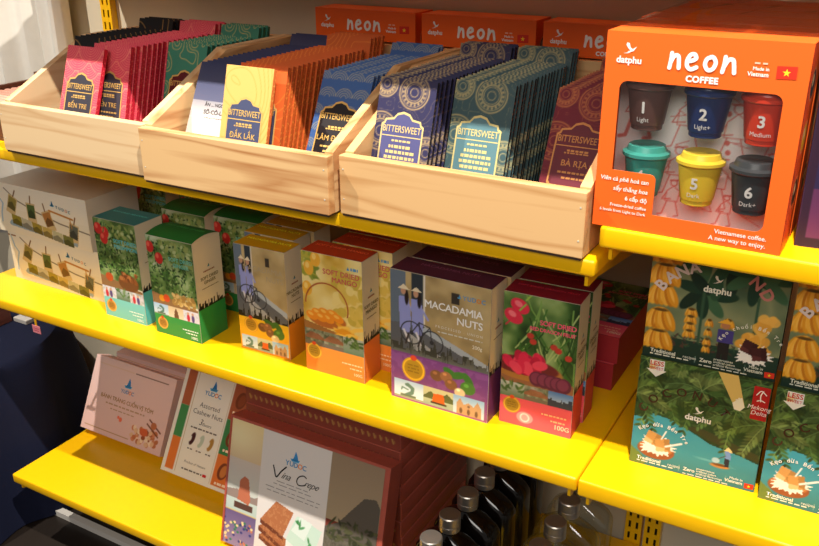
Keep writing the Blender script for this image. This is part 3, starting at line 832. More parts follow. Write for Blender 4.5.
def fruit_front(w_, h_, kind):
    p = Panel(w_, h_, 900, (230, 220, 200))
    if kind in ('cyan', 'green'):
        sd = 3 if kind == 'cyan' else 8
        p.mottle(0, 0, 1, .64, [(40, 62, 30), (84, 112, 54), (150, 168, 110), (206, 214, 190)], 7, sd)
        p.leaves(420, 0, .03, 1, .55, LEAF+[(30, 52, 28), (24, 44, 24), (150, 170, 110)], .017, sd, .45); p.leaves(50, .3, .02, 1, .25, [(150, 160, 90), (186, 196, 140), (120, 140, 70)], .03, sd+1, .5)
        reds = [(.10, .10), (.26, .13), (.22, .19)] if kind == 'cyan' else [(.07, .11), (.25, .21)]
        for u, v in reds: p.ell(u, v, .05, .058, (206, 46, 42)); p.ell(u-.03, v-.02, .02, .025, (236, 100, 84)); p.line([(u, v-.06), (u+.02, v-.1)], .012, (70, 110, 50))
        tc = (96, 190, 196) if kind == 'cyan' else (110, 190, 170)
        for i, s_ in enumerate(('SOFT DRIED', 'PERSIMMON') if kind == 'cyan' else ('SOFT DRIED', 'GINGER')): p.text(s_, .72, .21+i*.055, .036, tc, bold=.02)
        p.poly([(0, .63), (0, .57), (1, .66), (1, .73), (0, .70)], (150, 110, 70))
        if kind == 'cyan':
            p.ell(.22, .58, .05, .045, (196, 84, 40)); p.ell(.68, .60, .13, .09, (120, 74, 40))
            for k in range(26):
                r = random.Random(k); p.ell(.68+r.uniform(-.22, .22), .545+r.uniform(-.045, .04), .022, .018, r.choice([(140, 80, 40), (110, 60, 30), (176, 110, 60)]), r.uniform(0, 3))
        else:
            p.ell(.22, .62, .04, .035, (232, 150, 40)); p.ell(.32, .61, .04, .04, (220, 80, 40))
            for k in range(46):
                r = random.Random(k+90); p.ell(.70+r.uniform(-.24, .24), .605+r.uniform(-.06, .05), .026, .018, r.choice([(206, 166, 90), (226, 190, 120), (176, 134, 70)]), r.uniform(0, 3))
        p.thumbs(.685, .80, ['people', 'pond', 'people'] if kind == 'cyan' else ['lion', 'tower', 'people'])
        low = (120, 206, 206) if kind == 'cyan' else (48, 150, 74)
        p.rect(0, .80, 1, 1, low); p.grad(.80, 1, low, tuple(x*.9 for x in low)); p.seal(.17, .885, .058, (206, 150, 70))
        p.fuzz(.78, .90, .012, .34, (220, 240, 236)); p.fuzz(.80, .93, .012, .24, (220, 240, 236)); p.text('100G', .86, .975, .026, (226, 244, 240), bold=.02)
    elif kind in ('gold', 'purple'):
        g = kind == 'gold'
        p.mottle(0, 0, 1, .62, [(150, 128, 86), (190, 166, 116), (206, 186, 140)], 6, 5)
        p.rect(.0, .0, .16, .45, (104, 118, 134)); p.rect(.22, 0, .34, .35, (50, 58, 66)); p.rect(.34, 0, .36, .42, (226, 220, 206)); p.rect(.62, .08, .70, .16, (60, 54, 48))
        p.poly([(0, .40), (.30, .36), (1, .62), (1, .75), (0, .68)], (96, 100, 108)); p.poly([(.36, .38), (1, .56), (1, .61), (.32, .42)], (176, 186, 196)); p.poly([(.2, .46), (.9, .72), (.3, .72)], (206, 206, 204), .7)
        # two cyclists in pale tunics and leaf hats
        for u, v in ((.14, .10), (.27, .105)):
            p.poly([(u-.055, v+.09), (u+.05, v+.08), (u+.075, v+.24), (u+.06, v+.36), (u-.04, v+.34)], (150, 158, 222)); p.line([(u+.03, v+.12), (u+.12, v+.22)], .016, (156, 162, 224))
            p.line([(u, v+.34), (u+.05, v+.42)], .018, (222, 222, 232)); p.line([(u+.05, v+.36), (u+.02, v+.44)], .014, (60, 50, 50)); p.ell(u+.03, v+.09, .016, .055, (34, 26, 26)); p.ell(u-.005, v+.045, .02, .028, (200, 152, 122)); p.poly([(u-.06, v+.03), (u, v-.006), (u+.06, v+.03)], (232, 218, 186))
        for u, v in ((.22, .45), (.43, .49)): p.ring(u, v, .085, .008, (40, 42, 48)); p.ring(u, v, .01, .012, (40, 42, 48))
        p.line([(.22, .45), (.30, .36), (.41, .38), (.43, .49)], .008, (50, 52, 60)); p.line([(.30, .36), (.31, .48), (.41, .38)], .007, (50, 52, 60))
        p.skyline(.60 if g else .52, .73, (26, 24, 22) if g else (64, 66, 60), 5, .13)
        if not g: p.skyline(.55, .73, (96, 98, 92), 9, .07)
        if g:
            p.grad(.68, 1, (244, 196, 40), (238, 150, 30))
            for i, s_ in enumerate(('MACADAMIA', 'NUTS')): p.text(s_, .95, .22+.075*i, .048, (176, 160, 132), 'R')
        else:
            p.grad(.62, .84, (110, 58, 116), (128, 66, 126)); n_ = p.noise(26, 4, 2); p.mix(((n_ > .55) & (p.V > .63) & (p.V < .84)).astype(float)*.35, (150, 90, 150))
            p.text('MACADAMIA', .93, .225, .052, (246, 244, 240), 'R', bold=.02, space=.95); p.text('NUTS', .93, .305, .052, (246, 244, 240), 'R', bold=.02)
            p.text('PROCESSED · UNION', .93, .362, .018, (230, 230, 224), 'R', space=1.5); p.fuzz(.93, .395, .009, .44, (216, 216, 206), 'R'); p.text('200g', .93, .455, .026, (246, 240, 220), 'R', bold=.01)
            p.sail(.70, .10, .03); 
            for i, ch in enumerate('YUDOC'): p.text(ch, .75+i*.045, .115, .030, (90, 150, 200) if i != 3 else (235, 130, 40), bold=.02)
        v0 = .745 if g else .735
        p.seal(.24, v0, .068 if g else .085, (214, 160, 50) if g else (206, 156, 40))
        for u, v, a in ((.70, v0-.045, -.3), (.62, v0-.05, .5), (.80, v0-.03, .9)): p.ell(u, v, .06, .028, (58, 110, 44), a)
        for u, v, r_, c in ((.48, v0+.0, .048, (120, 78, 50)), (.58, v0-.01, .045, (150, 100, 64)), (.63, v0+.04, .046, (132, 86, 54)), (.80, v0+.035, .055, (74, 122, 50)), (.72, v0+.085, .04, (226, 200, 150))):
            p.ell(u, v, r_*1.05, r_*.9, c); p.ell(u-.015, v-.018, r_*.35, r_*.25, tuple(min(255, x*1.35) for x in c))
        p.thumbs(.86 if g else .84, .985, ['lion', 'boat', 'church'], .03, .97); 
        p.rect(0, .985, 1, 1, (238, 140, 30) if g else (150, 84, 130))
        if not g: p.grad(.84, .985, (128, 66, 126), (150, 84, 130), 0, .03); p.grad(.84, .985, (128, 66, 126), (150, 84, 130), .97, 1)
    elif kind == 'orange':
        p.mottle(0, 0, 1, .64, [(196, 150, 40), (232, 206, 120), (240, 226, 160), (214, 214, 130)], 4, 6)
        p.leaves(40, 0, 0, .22, .2, [(150, 160, 60), (186, 176, 70), (120, 140, 50)], .04, 2, .4); p.leaves(50, .55, .1, 1, .5, [(226, 196, 90), (240, 220, 140), (206, 180, 70)], .05, 4, .7)
        for u, v in ((.12, .13), (.24, .05), (.08, .30)): p.ell(u, v, .045, .06, (240, 180, 60)); p.ell(u-.02, v-.02, .018, .025, (250, 214, 120))
        p.poly([(0, .57), (1, .66), (1, .70), (0, .66)], (160, 110, 60))
        p.ring(.40, .42, .19, .012, (170, 84, 44), 1, -.3, 3.4)
        p.ell(.40, .53, .17, .07, (190, 110, 50))
        for k, (u, v) in enumerate(((.24, .49), (.36, .475), (.50, .475), (.58, .50), (.42, .52), (.30, .52), (.14, .52))): p.ell(u, v, .055, .035, (244, 150, 40), .3); p.ell(u-.02, v-.012, .025, .012, (252, 196, 90), .3)
        for k in range(16):
            r = random.Random(k+4); p.ell(.76+r.uniform(-.2, .17), .575+r.uniform(-.02, .06), .06, .016, r.choice([(246, 186, 60), (236, 160, 40), (250, 206, 90)]), r.uniform(-.3, 1.2))
        p.sail(.78, .075, .03); p.fuzz(.88, .085, .022, .12, (90, 150, 200))
        p.text('SOFT DRIED', .96, .15, .040, (206, 96, 90), 'R', bold=.02); p.text('MANGO', .92, .205, .040, (206, 96, 90), 'R', bold=.02)
        p.thumbs(.635, .775, ['street', 'street', 'pond'], seed=5); p.grad(.775, 1, (240, 148, 66), (236, 134, 60))
        p.seal(.15, .825, .062, (216, 170, 60)); p.fuzz(.80, .87, .012, .34, (250, 214, 170)); p.fuzz(.86, .905, .012, .2, (250, 214, 170)); p.text('100G', .90, .955, .024, (252, 220, 180), bold=.02)
    elif kind == 'beet':
        p.mottle(0, 0, 1, .62, [(30, 54, 26), (60, 96, 44), (120, 150, 84), (176, 196, 140)], 6, 14)
        r = random.Random(5)
        for k in range(46):
            u = r.uniform(.2, 1); v = r.uniform(0, .45); q = r.uniform(-.35, .35); p.line([(u, v), (u+q*.3, v+.1), (u+q, v+.22)], .010, r.choice([(60, 110, 44), (120, 160, 80), (34, 70, 30), (170, 190, 120)]))
        for u, v in ((.22, .09), (.14, .17)):
            p.ell(u, v, .07, .05, (222, 50, 76), .5); p.ell(u-.02, v-.015, .03, .02, (244, 120, 130), .5); p.line([(u+.08, v-.05), (u+.16, v-.1)], .012, (150, 190, 80)); p.line([(u-.05, v+.04), (u-.1, v+.07)], .012, (200, 60, 70))
        for u, v in ((.38, .29), (.42, .33), (.70, .34), (.76, .36), (.90, .40)): p.ell(u, v, .025, .022, (190, 60, 50))
        for i, s_ in enumerate(('SOFT DRIED', 'RED DRAGON FRUIT')): p.text(s_, .98, .195+.048*i, .034 if i == 0 else .025, (236, 90, 120), 'R', bold=.025, space=.9)
        p.poly([(0, .50), (1, .60), (1, .70), (0, .68)], (150, 100, 70)); p.ell(.32, .55, .27, .085, (176, 120, 60)); p.ell(.32, .525, .24, .07, (110, 40, 44))
        for k in range(22): p.ell(.30+r.uniform(-.22, .24), .50+r.uniform(-.05, .05), .055, .035, r.choice([(222, 40, 80), (236, 70, 100), (190, 28, 64)]), r.uniform(0, 3), .95)
        for u in (.50, .60, .70, .78, .86): p.ell(u, .605+.03*(u-.6), .055, .058, (96, 36, 66), .2); p.ell(u-.01, .60+.03*(u-.6), .04, .042, (128, 54, 86), .2)
        p.thumbs(.665, .785, ['pond', 'street', 'city'], seed=8); p.grad(.785, 1, (226, 80, 110), (238, 96, 104))
        p.seal(.17, .845, .058, (190, 150, 50)); p.ell(.36, .925, .06, .045, (246, 170, 170), 0, .8); p.ring(.36, .925, .03, .01, (250, 220, 215))
        p.fuzz(.76, .865, .012, .34, (250, 190, 150)); p.fuzz(.82, .905, .012, .2, (250, 190, 150)); p.text('100G', .88, .955, .034, (252, 214, 180), bold=.02)
    return p.mesh('front_panel')
def fruit_set(kind, w_, h_, d_, low, lidc, words, names, dome=0.0):
    fr = fruit_front(w_, h_, kind)
    sd = side_art(d_, h_, low, .62 if kind != 'purple' else .60, names).mesh('side_panel')
    ld = lid_art(w_, d_, lidc, tuple(min(255, x*1.05) for x in lidc), words, tuple(min(255, x*1.5+30) for x in lidc)).mesh('lid', None, dome_warp(d_, dome) if dome else None)
    return dict(w_=w_, h_=h_, d_=d_, front=fr, side=sd, lid=ld, body=CREAM, dome=dome)
S = {
 'cyan': fruit_set('cyan', .099, .185, .062, (90, 196, 200), (52, 128, 128), ('SOFT DRIED PERSIMMON',), ()),
 'green': fruit_set('green', .1005, .178, .066, (44, 146, 70), (34, 110, 48), ('SOFT DRIED GINGER',), ('SOFT DRIED', 'GINGER'), .006),
 'gold': fruit_set('gold', .0985, .1855, .044, (240, 150, 40), (196, 150, 20), ('MACADAMIA NUTS',), ('MACADAMIA', 'NUTS')),
 'orange': fruit_set('orange', .107, .201, .046, (238, 128, 56), (176, 60, 30), ('SOFT DRIED MANGO',), ('SOFT DRIED', 'MANGO')),
 'purple': fruit_set('purple', .157, .2065, .048, (110, 50, 110), (78, 36, 56), ('MACADAMIA NUTS',), ()),
 'beet': fruit_set('beet', .1045, .2025, .043, (226, 60, 76), (122, 24, 42), ('SOFT DRIED DRAGON FRUIT',), ('DRAGON', 'FRUIT')),
}
def fc(kind, label, x, y, rz, grp=None, z=0.0, rx=0.0):
    s_ = S[kind]
    return carton('food_carton', label, 'carton', (x, y, z), rz, s_['w_'], s_['h_'], s_['d_'], s_['front'], s_['side'], s_['lid'], s_['body'], grp, s_['dome'], rx)
fc('cyan', 'front turquoise based carton with a nut bowl, beside the long cream boxes', -.906, .054, 0.0, 'turquoise fruit cartons')
fc('cyan', 'turquoise based carton standing in shade behind the front turquoise one', -.875, .232, 0.0, 'turquoise fruit cartons')
fc('cyan', 'turquoise lidded carton in shade behind the right end of the long cream boxes', -1.045, .265, 0.0, 'turquoise fruit cartons')
fc('green', 'front green based carton with leafy picture and domed green lid', -.777, .048, 0.01, 'green fruit cartons')
fc('green', 'green based carton in shade behind the front green and turquoise cartons, left one', -.850, .160, 0.0, 'green fruit cartons')
fc('green', 'green lidded carton in shade directly behind the front green carton', -.742, .175, 0.02, 'green fruit cartons')
fc('gold', 'yellow carton picturing two cyclists, left of the orange mango carton', -.611, .0735, 0.03, 'yellow nut cartons')
fc('gold', 'yellow lidded carton directly behind the front yellow cyclist carton', -.630, .124, 0.02, 'yellow nut cartons')
fc('gold', 'rearmost yellow lidded carton behind the yellow cyclist cartons', -.625, .175, 0.0, 'yellow nut cartons')
fc('orange', 'front orange carton with a mango basket picture', -.4745, .069, 0.02, 'orange mango cartons')
fc('orange', 'orange carton behind the front mango carton, peeking out on its right', -.4530, .122, 0.0, 'orange mango cartons')
fc('orange', 'rearmost orange carton behind the two mango cartons', -.4560, .172, 0.0, 'orange mango cartons')
fc('purple', 'large purple macadamia nuts carton at the front with two cyclists', -.314, .0625, 0.0, 'purple macadamia cartons')
fc('purple', 'purple macadamia carton hidden behind the front purple one', -.309, .114, 0.0, 'purple macadamia cartons')
fc('beet', 'front red carton with dragon fruit slices in a bowl', -.1455, .0785, 0.045, 'red dragon fruit cartons')
fc('beet', 'red carton right behind the front dragon fruit carton', -.1445, .1255, 0.045, 'red dragon fruit cartons')
RED_CARD = mat('red_card', (160, 34, 48), .5)
for i in range(2):
    s_ = S['beet']; carton('food_carton', 'dark red carton lying flat in the shade behind the dragon fruit cartons, '+('lower' if i == 0 else 'upper')+' of two', 'carton', (-.137+.004*i, .236+.003*i, .0430+.0006+i*.0445), 0, s_['w_'], .19, s_['d_'], s_['front'], None, None, RED_CARD, 'red cartons lying flat', 0, -math.pi/2)

# ================================================================== ORANGE COFFEE GIFT BOXES
NW, NH, ND = .2005, .2135, .060
def rounded(u0, v0, u1, v1, r, n=6):
    out = []
    for (cx, cy, a) in ((u1-r, v0+r, -90), (u1-r, v1-r, 0), (u0+r, v1-r, 90), (u0+r, v0+r, 180)):
        for k in range(n+1):
            t = math.radians(a+90*k/n); out.append((cx+r*math.cos(t), cy+r*math.sin(t)))
    return out
# window outline in metres from the panel's top left, with the notch for the lettering at its lower left
wu0, wv0, wu1, wv1 = .0175, .050, .1805, .192
nu, nv = .066, .1475
R = .009
def corner(cx, cy, a0, a1, r, n=6):
    return [(cx+r*math.cos(math.radians(a0+(a1-a0)*k/n)), cy+r*math.sin(math.radians(a0+(a1-a0)*k/n))) for k in range(n+1)]
WIN = corner(wu1-R, wv0+R, -90, 0, R)+corner(wu1-R, wv1-R, 0, 90, R)+[(nu, wv1)]+corner(nu-R*.7, nv+R*.7, 0, -90, R*.7)+[(wu0, nv)]+corner(wu0+R, wv0+R, 180, 270, R)
def neon_front():
    p = Panel(.002, NH, 850, (255, 112, 34)); p.w = NW     # lettering only; the card itself is cut with its window below
    OR = (240, 92, 26); W_ = (250, 246, 240)
    p.shape_pts = None
    p.bird(.135, .078, .050, W_); p.text('datphu', .125, .148, .031, W_, bold=.03)
    for st in NEON_STROKES:
        for s_ in st: p.stroke([(.335+(q[0]/4.1)*.345, .158-q[1]*.080) for q in s_], .0195, W_)
    p.text('COFFEE', .505, .212, .028, W_, bold=.05, space=1.08)
    p.fuzz(.805, .105, .008, .06, (250, 200, 170), 'R'); p.text('Made in', .815, .133, .0155, W_, 'R', bold=.02); p.text('Vietnam', .815, .160, .019, W_, 'R', bold=.025)
    p.flag(.895, .135, .062)
    p.text('Viên cà phê hoà tan', .295, .745, .0215, W_, 'R', bold=.015, shear=.15); p.text('sấy thăng hoa', .295, .795, .0215, W_, 'R', bold=.015, shear=.15)
    p.text('6 cấp độ', .295, .842, .021, W_, 'R', bold=.02); p.text('Freeze-dried coffee', .295, .882, .0165, W_, 'R', bold=.01); p.text('6 levels from Light to Dark', .295, .912, .0150, W_, 'R', bold=.01)
    p.text('Vietnamese coffee.', .925, .938, .022, W_, 'R', bold=.01); p.text('A new way to enjoy.', .925, .974, .022, W_, 'R', bold=.01)
    return p
def neon_shell_mesh(orange):
    """folded card with a hole: front sheet with thickness"""
    outer = [(0, 0), (NW, 0), (NW, NH), (0, NH)]
    L = [[Vector((a, b, 0)) for a, b in outer], [Vector((a, b, 0)) for a, b in WIN]]
    tri = tessellate_polygon(L); pts = outer+WIN; n = len(pts)
    b = MB()
    vs = [(x, 0, NH-v) for x, v in pts]+[(x, .0009, NH-v) for x, v in pts]
    fs = [tuple(t) for t in tri]+[tuple(i+n for i in t) for t in tri]
    m = len(WIN); o = 4
    fs += [(o+i, o+(i+1) % m, n+o+(i+1) % m, n+o+i) for i in range(m)]+[(i, (i+1) % 4, n+(i+1) % 4, n+i) for i in range(4)]
    b.add(vs, fs); return b
def tray_art():
    p = Panel(NW-.004, NH-.004, 800, (250, 246, 242)); r = random.Random(4); RD = (226, 120, 108)
    def man(u, v, k, fill=False):
        a = p.h/p.w
        p.ring(u, v, .028*k, .006, RD); p.line([(u-.035*k, v-.02*k), (u+.05*k, v-.03*k)], .008, RD)
        p.line([(u, v+.03*k), (u-.06*k, v+.08*k), (u-.07*k, v+.17*k), (u+.05*k, v+.17*k), (u+.06*k, v+.07*k), (u, v+.03*k)], .0045, RD)
        p.line([(u-.05*k, v+.17*k), (u-.09*k, v+.30*k), (u-.13*k, v+.31*k)], .022*k if fill else .006, RD); p.line([(u+.03*k, v+.17*k), (u+.07*k, v+.30*k), (u+.03*k, v+.31*k)], .022*k if fill else .006, RD)
        p.line([(u+.06*k, v+.08*k), (u+.12*k, v+.13*k), (u+.15*k, v+.10*k)], .006, RD); p.line([(u-.06*k, v+.09*k), (u-.10*k, v+.16*k), (u-.02*k, v+.15*k)], .006, RD)
    man(.13, .30, .9, True); man(.40, .33, .9); man(.66, .37, .9); man(.37, .62, .8); man(.60, .66, .8); man(.87, .60, .9); man(.90, .33, .9); man(.36, .80, .6); man(.66, .84, .5)
    for k in range(16):
        u = r.uniform(.3, .95); v = r.uniform(.25, .93); p.line([(u, v), (u+r.uniform(-.08, .08), v+r.uniform(-.02, .05)), (u+r.uniform(-.08, .08), v+r.uniform(.02, .08))], .0035, RD)
    for u, v in ((.395, .36), (.61, .40), (.62, .55), (.63, .60)): p.ell(u, v, .014, .014, RD)
    return p.mesh('tray_card', MATTE)
def text_only(p, name, m):
    V = np.concatenate(p.tv); T = np.concatenate(p.tf); C = np.concatenate(p.tc)
    A, B, D = V[T[:, 0]], V[T[:, 1]], V[T[:, 2]]
    fl = ((B[:, 0]-A[:, 0])*(D[:, 2]-A[:, 2])-(B[:, 2]-A[:, 2])*(D[:, 0]-A[:, 0])) < 0; T[fl] = T[fl][:, ::-1]
    me = bpy.data.meshes.new(name); me.from_pydata(V.tolist(), [], T.tolist())
    at = me.color_attributes.new('ink', 'FLOAT_COLOR', 'POINT'); rg = np.ones((len(V), 4), np.float32); rg[:, :3] = lin(np.clip(C, 0, 255)); at.data.foreach_set('color', rg.ravel())
    me.materials.append(m); return me
ORANGE = mat('orange_card', (248, 104, 34), .42, spec=.3); ORIN = mat('white_card_inside', (216, 208, 204), .7)
NEONT = text_only(neon_front(), 'front_lettering', PRINT); TRAY = tray_art(); NSHELL = neon_shell_mesh(ORANGE).mesh('front_panel', ORANGE)
def merged(a, b, lift):
    va = [v.co[:] for v in a.vertices]; vb = [(v.co.x, v.co.y-lift, v.co.z) for v in b.vertices]; n = len(va)
    me = bpy.data.meshes.new('front_panel'); me.from_pydata(va+vb, [], [tuple(f.vertices) for f in a.polygons]+[tuple(i+n for i in f.vertices) for f in b.polygons])
    me.materials.append(a.materials[0]); me.materials.append(PRINT)
    me.polygons.foreach_set('material_index', [0]*len(a.polygons)+[1]*len(b.polygons))
    at = me.color_attributes.new('ink', 'FLOAT_COLOR', 'POINT'); rg = np.ones((n+len(vb))*4, np.float32); t = np.zeros(len(vb)*4, np.float32)
    b.color_attributes['ink'].data.foreach_get('color', t); rg[n*4:] = t; at.data.foreach_set('color', rg); return me
NSHELL = merged(NSHELL, NEONT, .0002)
def neon_side():
    p = Panel(ND, NH, 700, (236, 84, 20))
    for v, c in ((.20, (40, 60, 70)), (.45, (226, 170, 40)), (.72, (30, 26, 26))):
        p.ell(.55, v, .06, .065, c); p.ell(.5, v-.02, .03, .03, (226, 190, 150)); p.ring(.55, v, .075, .006, (240, 180, 140))
    return p.mesh('side_panel')
NSIDE = neon_side()
def neon_box(label, x, y, z, rz, cups=False, grp='orange coffee gift boxes'):
    t = thing('coffee_gift_box', label, 'gift box', (x, y, z), rz, grp)
    place('front_panel', NSHELL, t)
    MB().box((wu0-.004, .0010, NH-wv1-.004), (wu1+.004, .0013, NH-wv0+.004)).build('window_film', FILM, t)
    b = MB(); th = .0008
    b.box((0, .0015, 0), (NW, ND, th)).box((0, .0015, NH-th), (NW, ND, NH)).box((0, .0015, th), (th, ND, NH-th)).box((NW-th, .0015, th), (NW, ND, NH-th)).box((th, ND-th, th), (NW-th, ND, NH-th))
    b.build('carton_body', ORANGE, t)
    place('side_panel', NSIDE, t, (NW+.0003, 0, 0), math.pi/2)
    place('tray_card', TRAY, t, (.002, ND-.003, .002), label='white card with red line drawings')
    return t
neon_box('bright orange coffee gift box with six coloured cups in its window', -.0105, .005, .3432, -0.01)
# the cups behind its window
CUPS = [('brown', '1', 'Light', (92, 60, 54), .0325, .4775), ('navy blue', '2', 'Light+', (24, 44, 92), .0948, .4765), ('orange red', '3', 'Medium', (208, 56, 30), .1520, .4755),
        ('teal green', '4', 'Light', (64, 150, 136), .0355, .4035), ('yellow', '5', 'Dark', (226, 192, 56), .0945, .4025), ('dark grey', '6', 'Dark+', (58, 60, 62), .1500, .4015)]
def cup(col, num, word, rgb, x, z):
    t = thing('coffee_cup', col+' plastic coffee cup number '+num+' in the orange gift box window', 'cup', (x, .0333-.01*(x+.0105), z-.0248), 0, 'coffee cups in the gift box'); t.scale = (1.10, 1.10, 1.10)
    h = .040; rb, rt_ = .0158, .0208
    m = mat('cup_'+col.replace(' ', '_'), rgb, .35); m2 = mat('lid_'+col.replace(' ', '_'), tuple(min(255, c*1.05+3) for c in rgb), .3)
    MB().lathe([(rb-.0012, 0), (rb-.0006, .0006), (rb-.0006, .005), (rb+.0006, .0055), (rt_, h-.002), (rt_, h)], 36).build('cup_body', m, t, smooth=True)
    MB().lathe([(rt_+.0016, h+.0001), (rt_+.0026, h+.0012), (rt_+.0026, h+.0042), (rt_+.0012, h+.005), (rt_-.0012, h+.0062), (rt_-.0028, h+.0112), (rt_-.0042, h+.0118), (rt_-.006, h+.0112)], 36).build('cup_lid', m2, t, smooth=True)
    W_ = (236, 232, 226); q = Panel(.03, .03, 100)
    vs = []; fs = []
    for s_, zc, hc, bd in ((num, .0185, .0105, .03), (word, .0095, .0042, .0)):
        co, tr = text2d(s_, hc, 'C', bd)
        for c in co:
            zz = zc+c[1]; r_ = rb+.0006+(rt_-rb-.0006)*max(0, zz-.0055)/(h-.0075)+.0004+c[2]; a = c[0]/r_
            vs.append((r_*math.sin(a), -r_*math.cos(a), zz))
        b0 = len(vs)-len(co); fs += [tuple(b0+i for i in tt) for tt in tr]
    me = bpy.data.meshes.new('cup_number'); me.from_pydata(vs, [], fs); me.materials.append(mat('white_cup_ink', (232, 228, 222), .5)); place('cup_number', me, t)
    return t
for c in CUPS: cup(*c)
# clear shrink wrapped boxes behind the front one
for i, (dx, dy, dz) in enumerate(((.001, .066, 0), (-.003, .132, 0), (.002, .198, 0), (.006, .266, 0), (.004, .332, 0))):
    neon_box(['second orange coffee gift box, directly behind the front one', 'third orange coffee gift box back from the front one', 'fourth orange coffee gift box back from the front one', 'fifth orange coffee gift box back from the front one', 'rearmost orange coffee gift box behind the front one'][i], -.0105+dx, .005+dy, .3432+dz, -.006)
WRAP = clear('clear_shrink_wrap', .06, (.97, .95, .93), .25)
def shrink_wrap(x, y, z, w_, d_, label):
    b = MB(); nx, ny = 26, 12; vs = []; fs = []; r = random.Random(8)
    for j in range(ny+1):
        for i in range(nx+1):
            u, v = i/nx, j/ny
            vs.append((u*w_, v*d_, .0012+.004*max(0, math.sin(u*23+2.2*math.sin(v*5)))*math.sin(v*math.pi)*math.sin(u*math.pi)+.0025*max(0, math.sin(v*31+u*6))*math.sin(u*math.pi)*math.sin(v*math.pi)))
    for j in range(ny):
        for i in range(nx): fs.append((j*(nx+1)+i, j*(nx+1)+i+1, (j+1)*(nx+1)+i+1, (j+1)*(nx+1)+i))
    b.add(vs, fs); o = b.build('shrink_wrap', WRAP, None, (x, y, z), smooth=True)
    so = o.modifiers.new('film', 'SOLIDIFY'); so.thickness = .0003
    return tag(o, label, 'plastic wrap')
shrink_wrap(-.008, .074, .3432+NH+.0003, .205, .33, 'clear crinkled plastic wrap over the orange boxes behind the front gift box')

# three at the back of the crates
for i, (x, wd) in enumerate(((-.655, 'left'), (-.4425, 'middle'), (-.230, 'right'))):
    neon_box('red orange coffee gift box in the shade behind the crates, '+wd+' of the three', x, .384, .3002, 0, False, 'coffee gift boxes behind the crates')

# purple box at the right edge
def purple_front():
    p = Panel(.155, .2135, 700, (66, 40, 70)); p.grad(0, .7, (70, 44, 84), (48, 40, 78)); p.grad(.7, 1, (92, 50, 90), (112, 56, 96))
    p.poly([(.0, .45), (.3, .36), (.5, .5), (.4, .66), (.1, .6)], (130, 84, 60)); p.ell(.22, .38, .07, .05, (210, 160, 110)); p.leaves(20, .0, .15, .6, .4, [(60, 110, 120), (90, 60, 130), (180, 150, 170)], .05, 3)
    p.rect(0, 0, .06, 1, (52, 32, 54)); p.rect(0, .95, 1, 1, (52, 32, 54))
    p.bird(.26, .86, .05, (246, 214, 190)); p.text('datphu', .27, .925, .034, (236, 190, 200), bold=.02)
    return p.mesh('front_panel')
carton('coffee_box', 'dark purple box cut off by the right edge, beside the orange gift box', 'box', (.1985, .044, .3432), .09, .155, .2135, .06, purple_front(), None, None, mat('purple_card', (60, 34, 62), .5))

# ================================================================== GREEN JUNGLE BOXES ON THE RIGHT
JW, JH, JD = .1555, .1570, .062
def foot_print(p, c):
    p.text('Traditional', .06, .952, .030, c, 'L', bold=.03); p.text('recipes', .315, .952, .024, c, 'L'); p.fuzz(.06, .972, .010, .30, c, 'L')
    p.rect(.405, .92, .408, .975, (150, 176, 160)); p.text('Zero', .44, .955, .030, c, 'L', bold=.03)
    for i, s_ in enumerate(('preservatives', 'artificial colors', 'artificial flavourings')): p.text(s_, .545, .918+.024*i, .018, c, 'L', bold=.01)
    p.fuzz(.44, .988, .008, .36, c, 'L'); p.rect(.775, .91, .778, .975, (150, 176, 160))
    p.text('Made in', .905, .925, .022, c, 'R', bold=.01); p.text('Vietnam', .905, .957, .028, c, 'R', bold=.02)
    p.flag(.955, .955, .050)
def splash(p, u, v, k, c1, c2, dish):
    if dish: p.ell(u, v+.06*k, .15*k, .085*k, (150, 84, 50)); p.ell(u, v+.035*k, .135*k, .06*k, (190, 120, 70))
    r = random.Random(2)
    pts = []
    for i in range(40):
        t = 6.283*i/40; q = (.13 if i % 2 else .095)*k*r.uniform(.85, 1.25); pts.append((u+q*math.cos(t)*p.h/p.w*1.05, v+.02*k+q*math.sin(t)*.72))
    p.poly(pts, (242, 236, 226))
    for (du, dv, s_, a) in ((-.035, -.045, .058, .3), (.05, .0, .060, -.2)):
        ca, sa = math.cos(a), math.sin(a)
        def Q(x, y): return (u+(du+(x*ca-y*sa)*s_)*k, v+(dv+(x*sa+y*ca)*s_)*k)
        p.poly([Q(-1, -1), Q(1, -1), Q(1, 1), Q(-1, 1)], c1); p.poly([Q(-1, .2), Q(.2, .4), Q(.2, 1), Q(-1, 1)], c2)
        p.poly([Q(.25, -1), Q(1, -1), Q(1, 1), Q(.25, .6)], tuple(x*.85 for x in c1))
def less_arrow(p, u, v, k):
    a = k*p.h/p.w
    p.shape([(u-.5*a, v-.55*k), (u+.5*a, v-.55*k), (u+.5*a, v+.2*k), (u+.68*a, v+.2*k), (u, v+.75*k), (u-.68*a, v+.2*k), (u-.5*a, v+.2*k)], (246, 240, 226))
    p.text('LESS', u, v-.12*k, .34*k, (214, 60, 40), bold=.02); p.text('SWEET', u, v+.20*k, .20*k, (214, 60, 40), bold=.012)
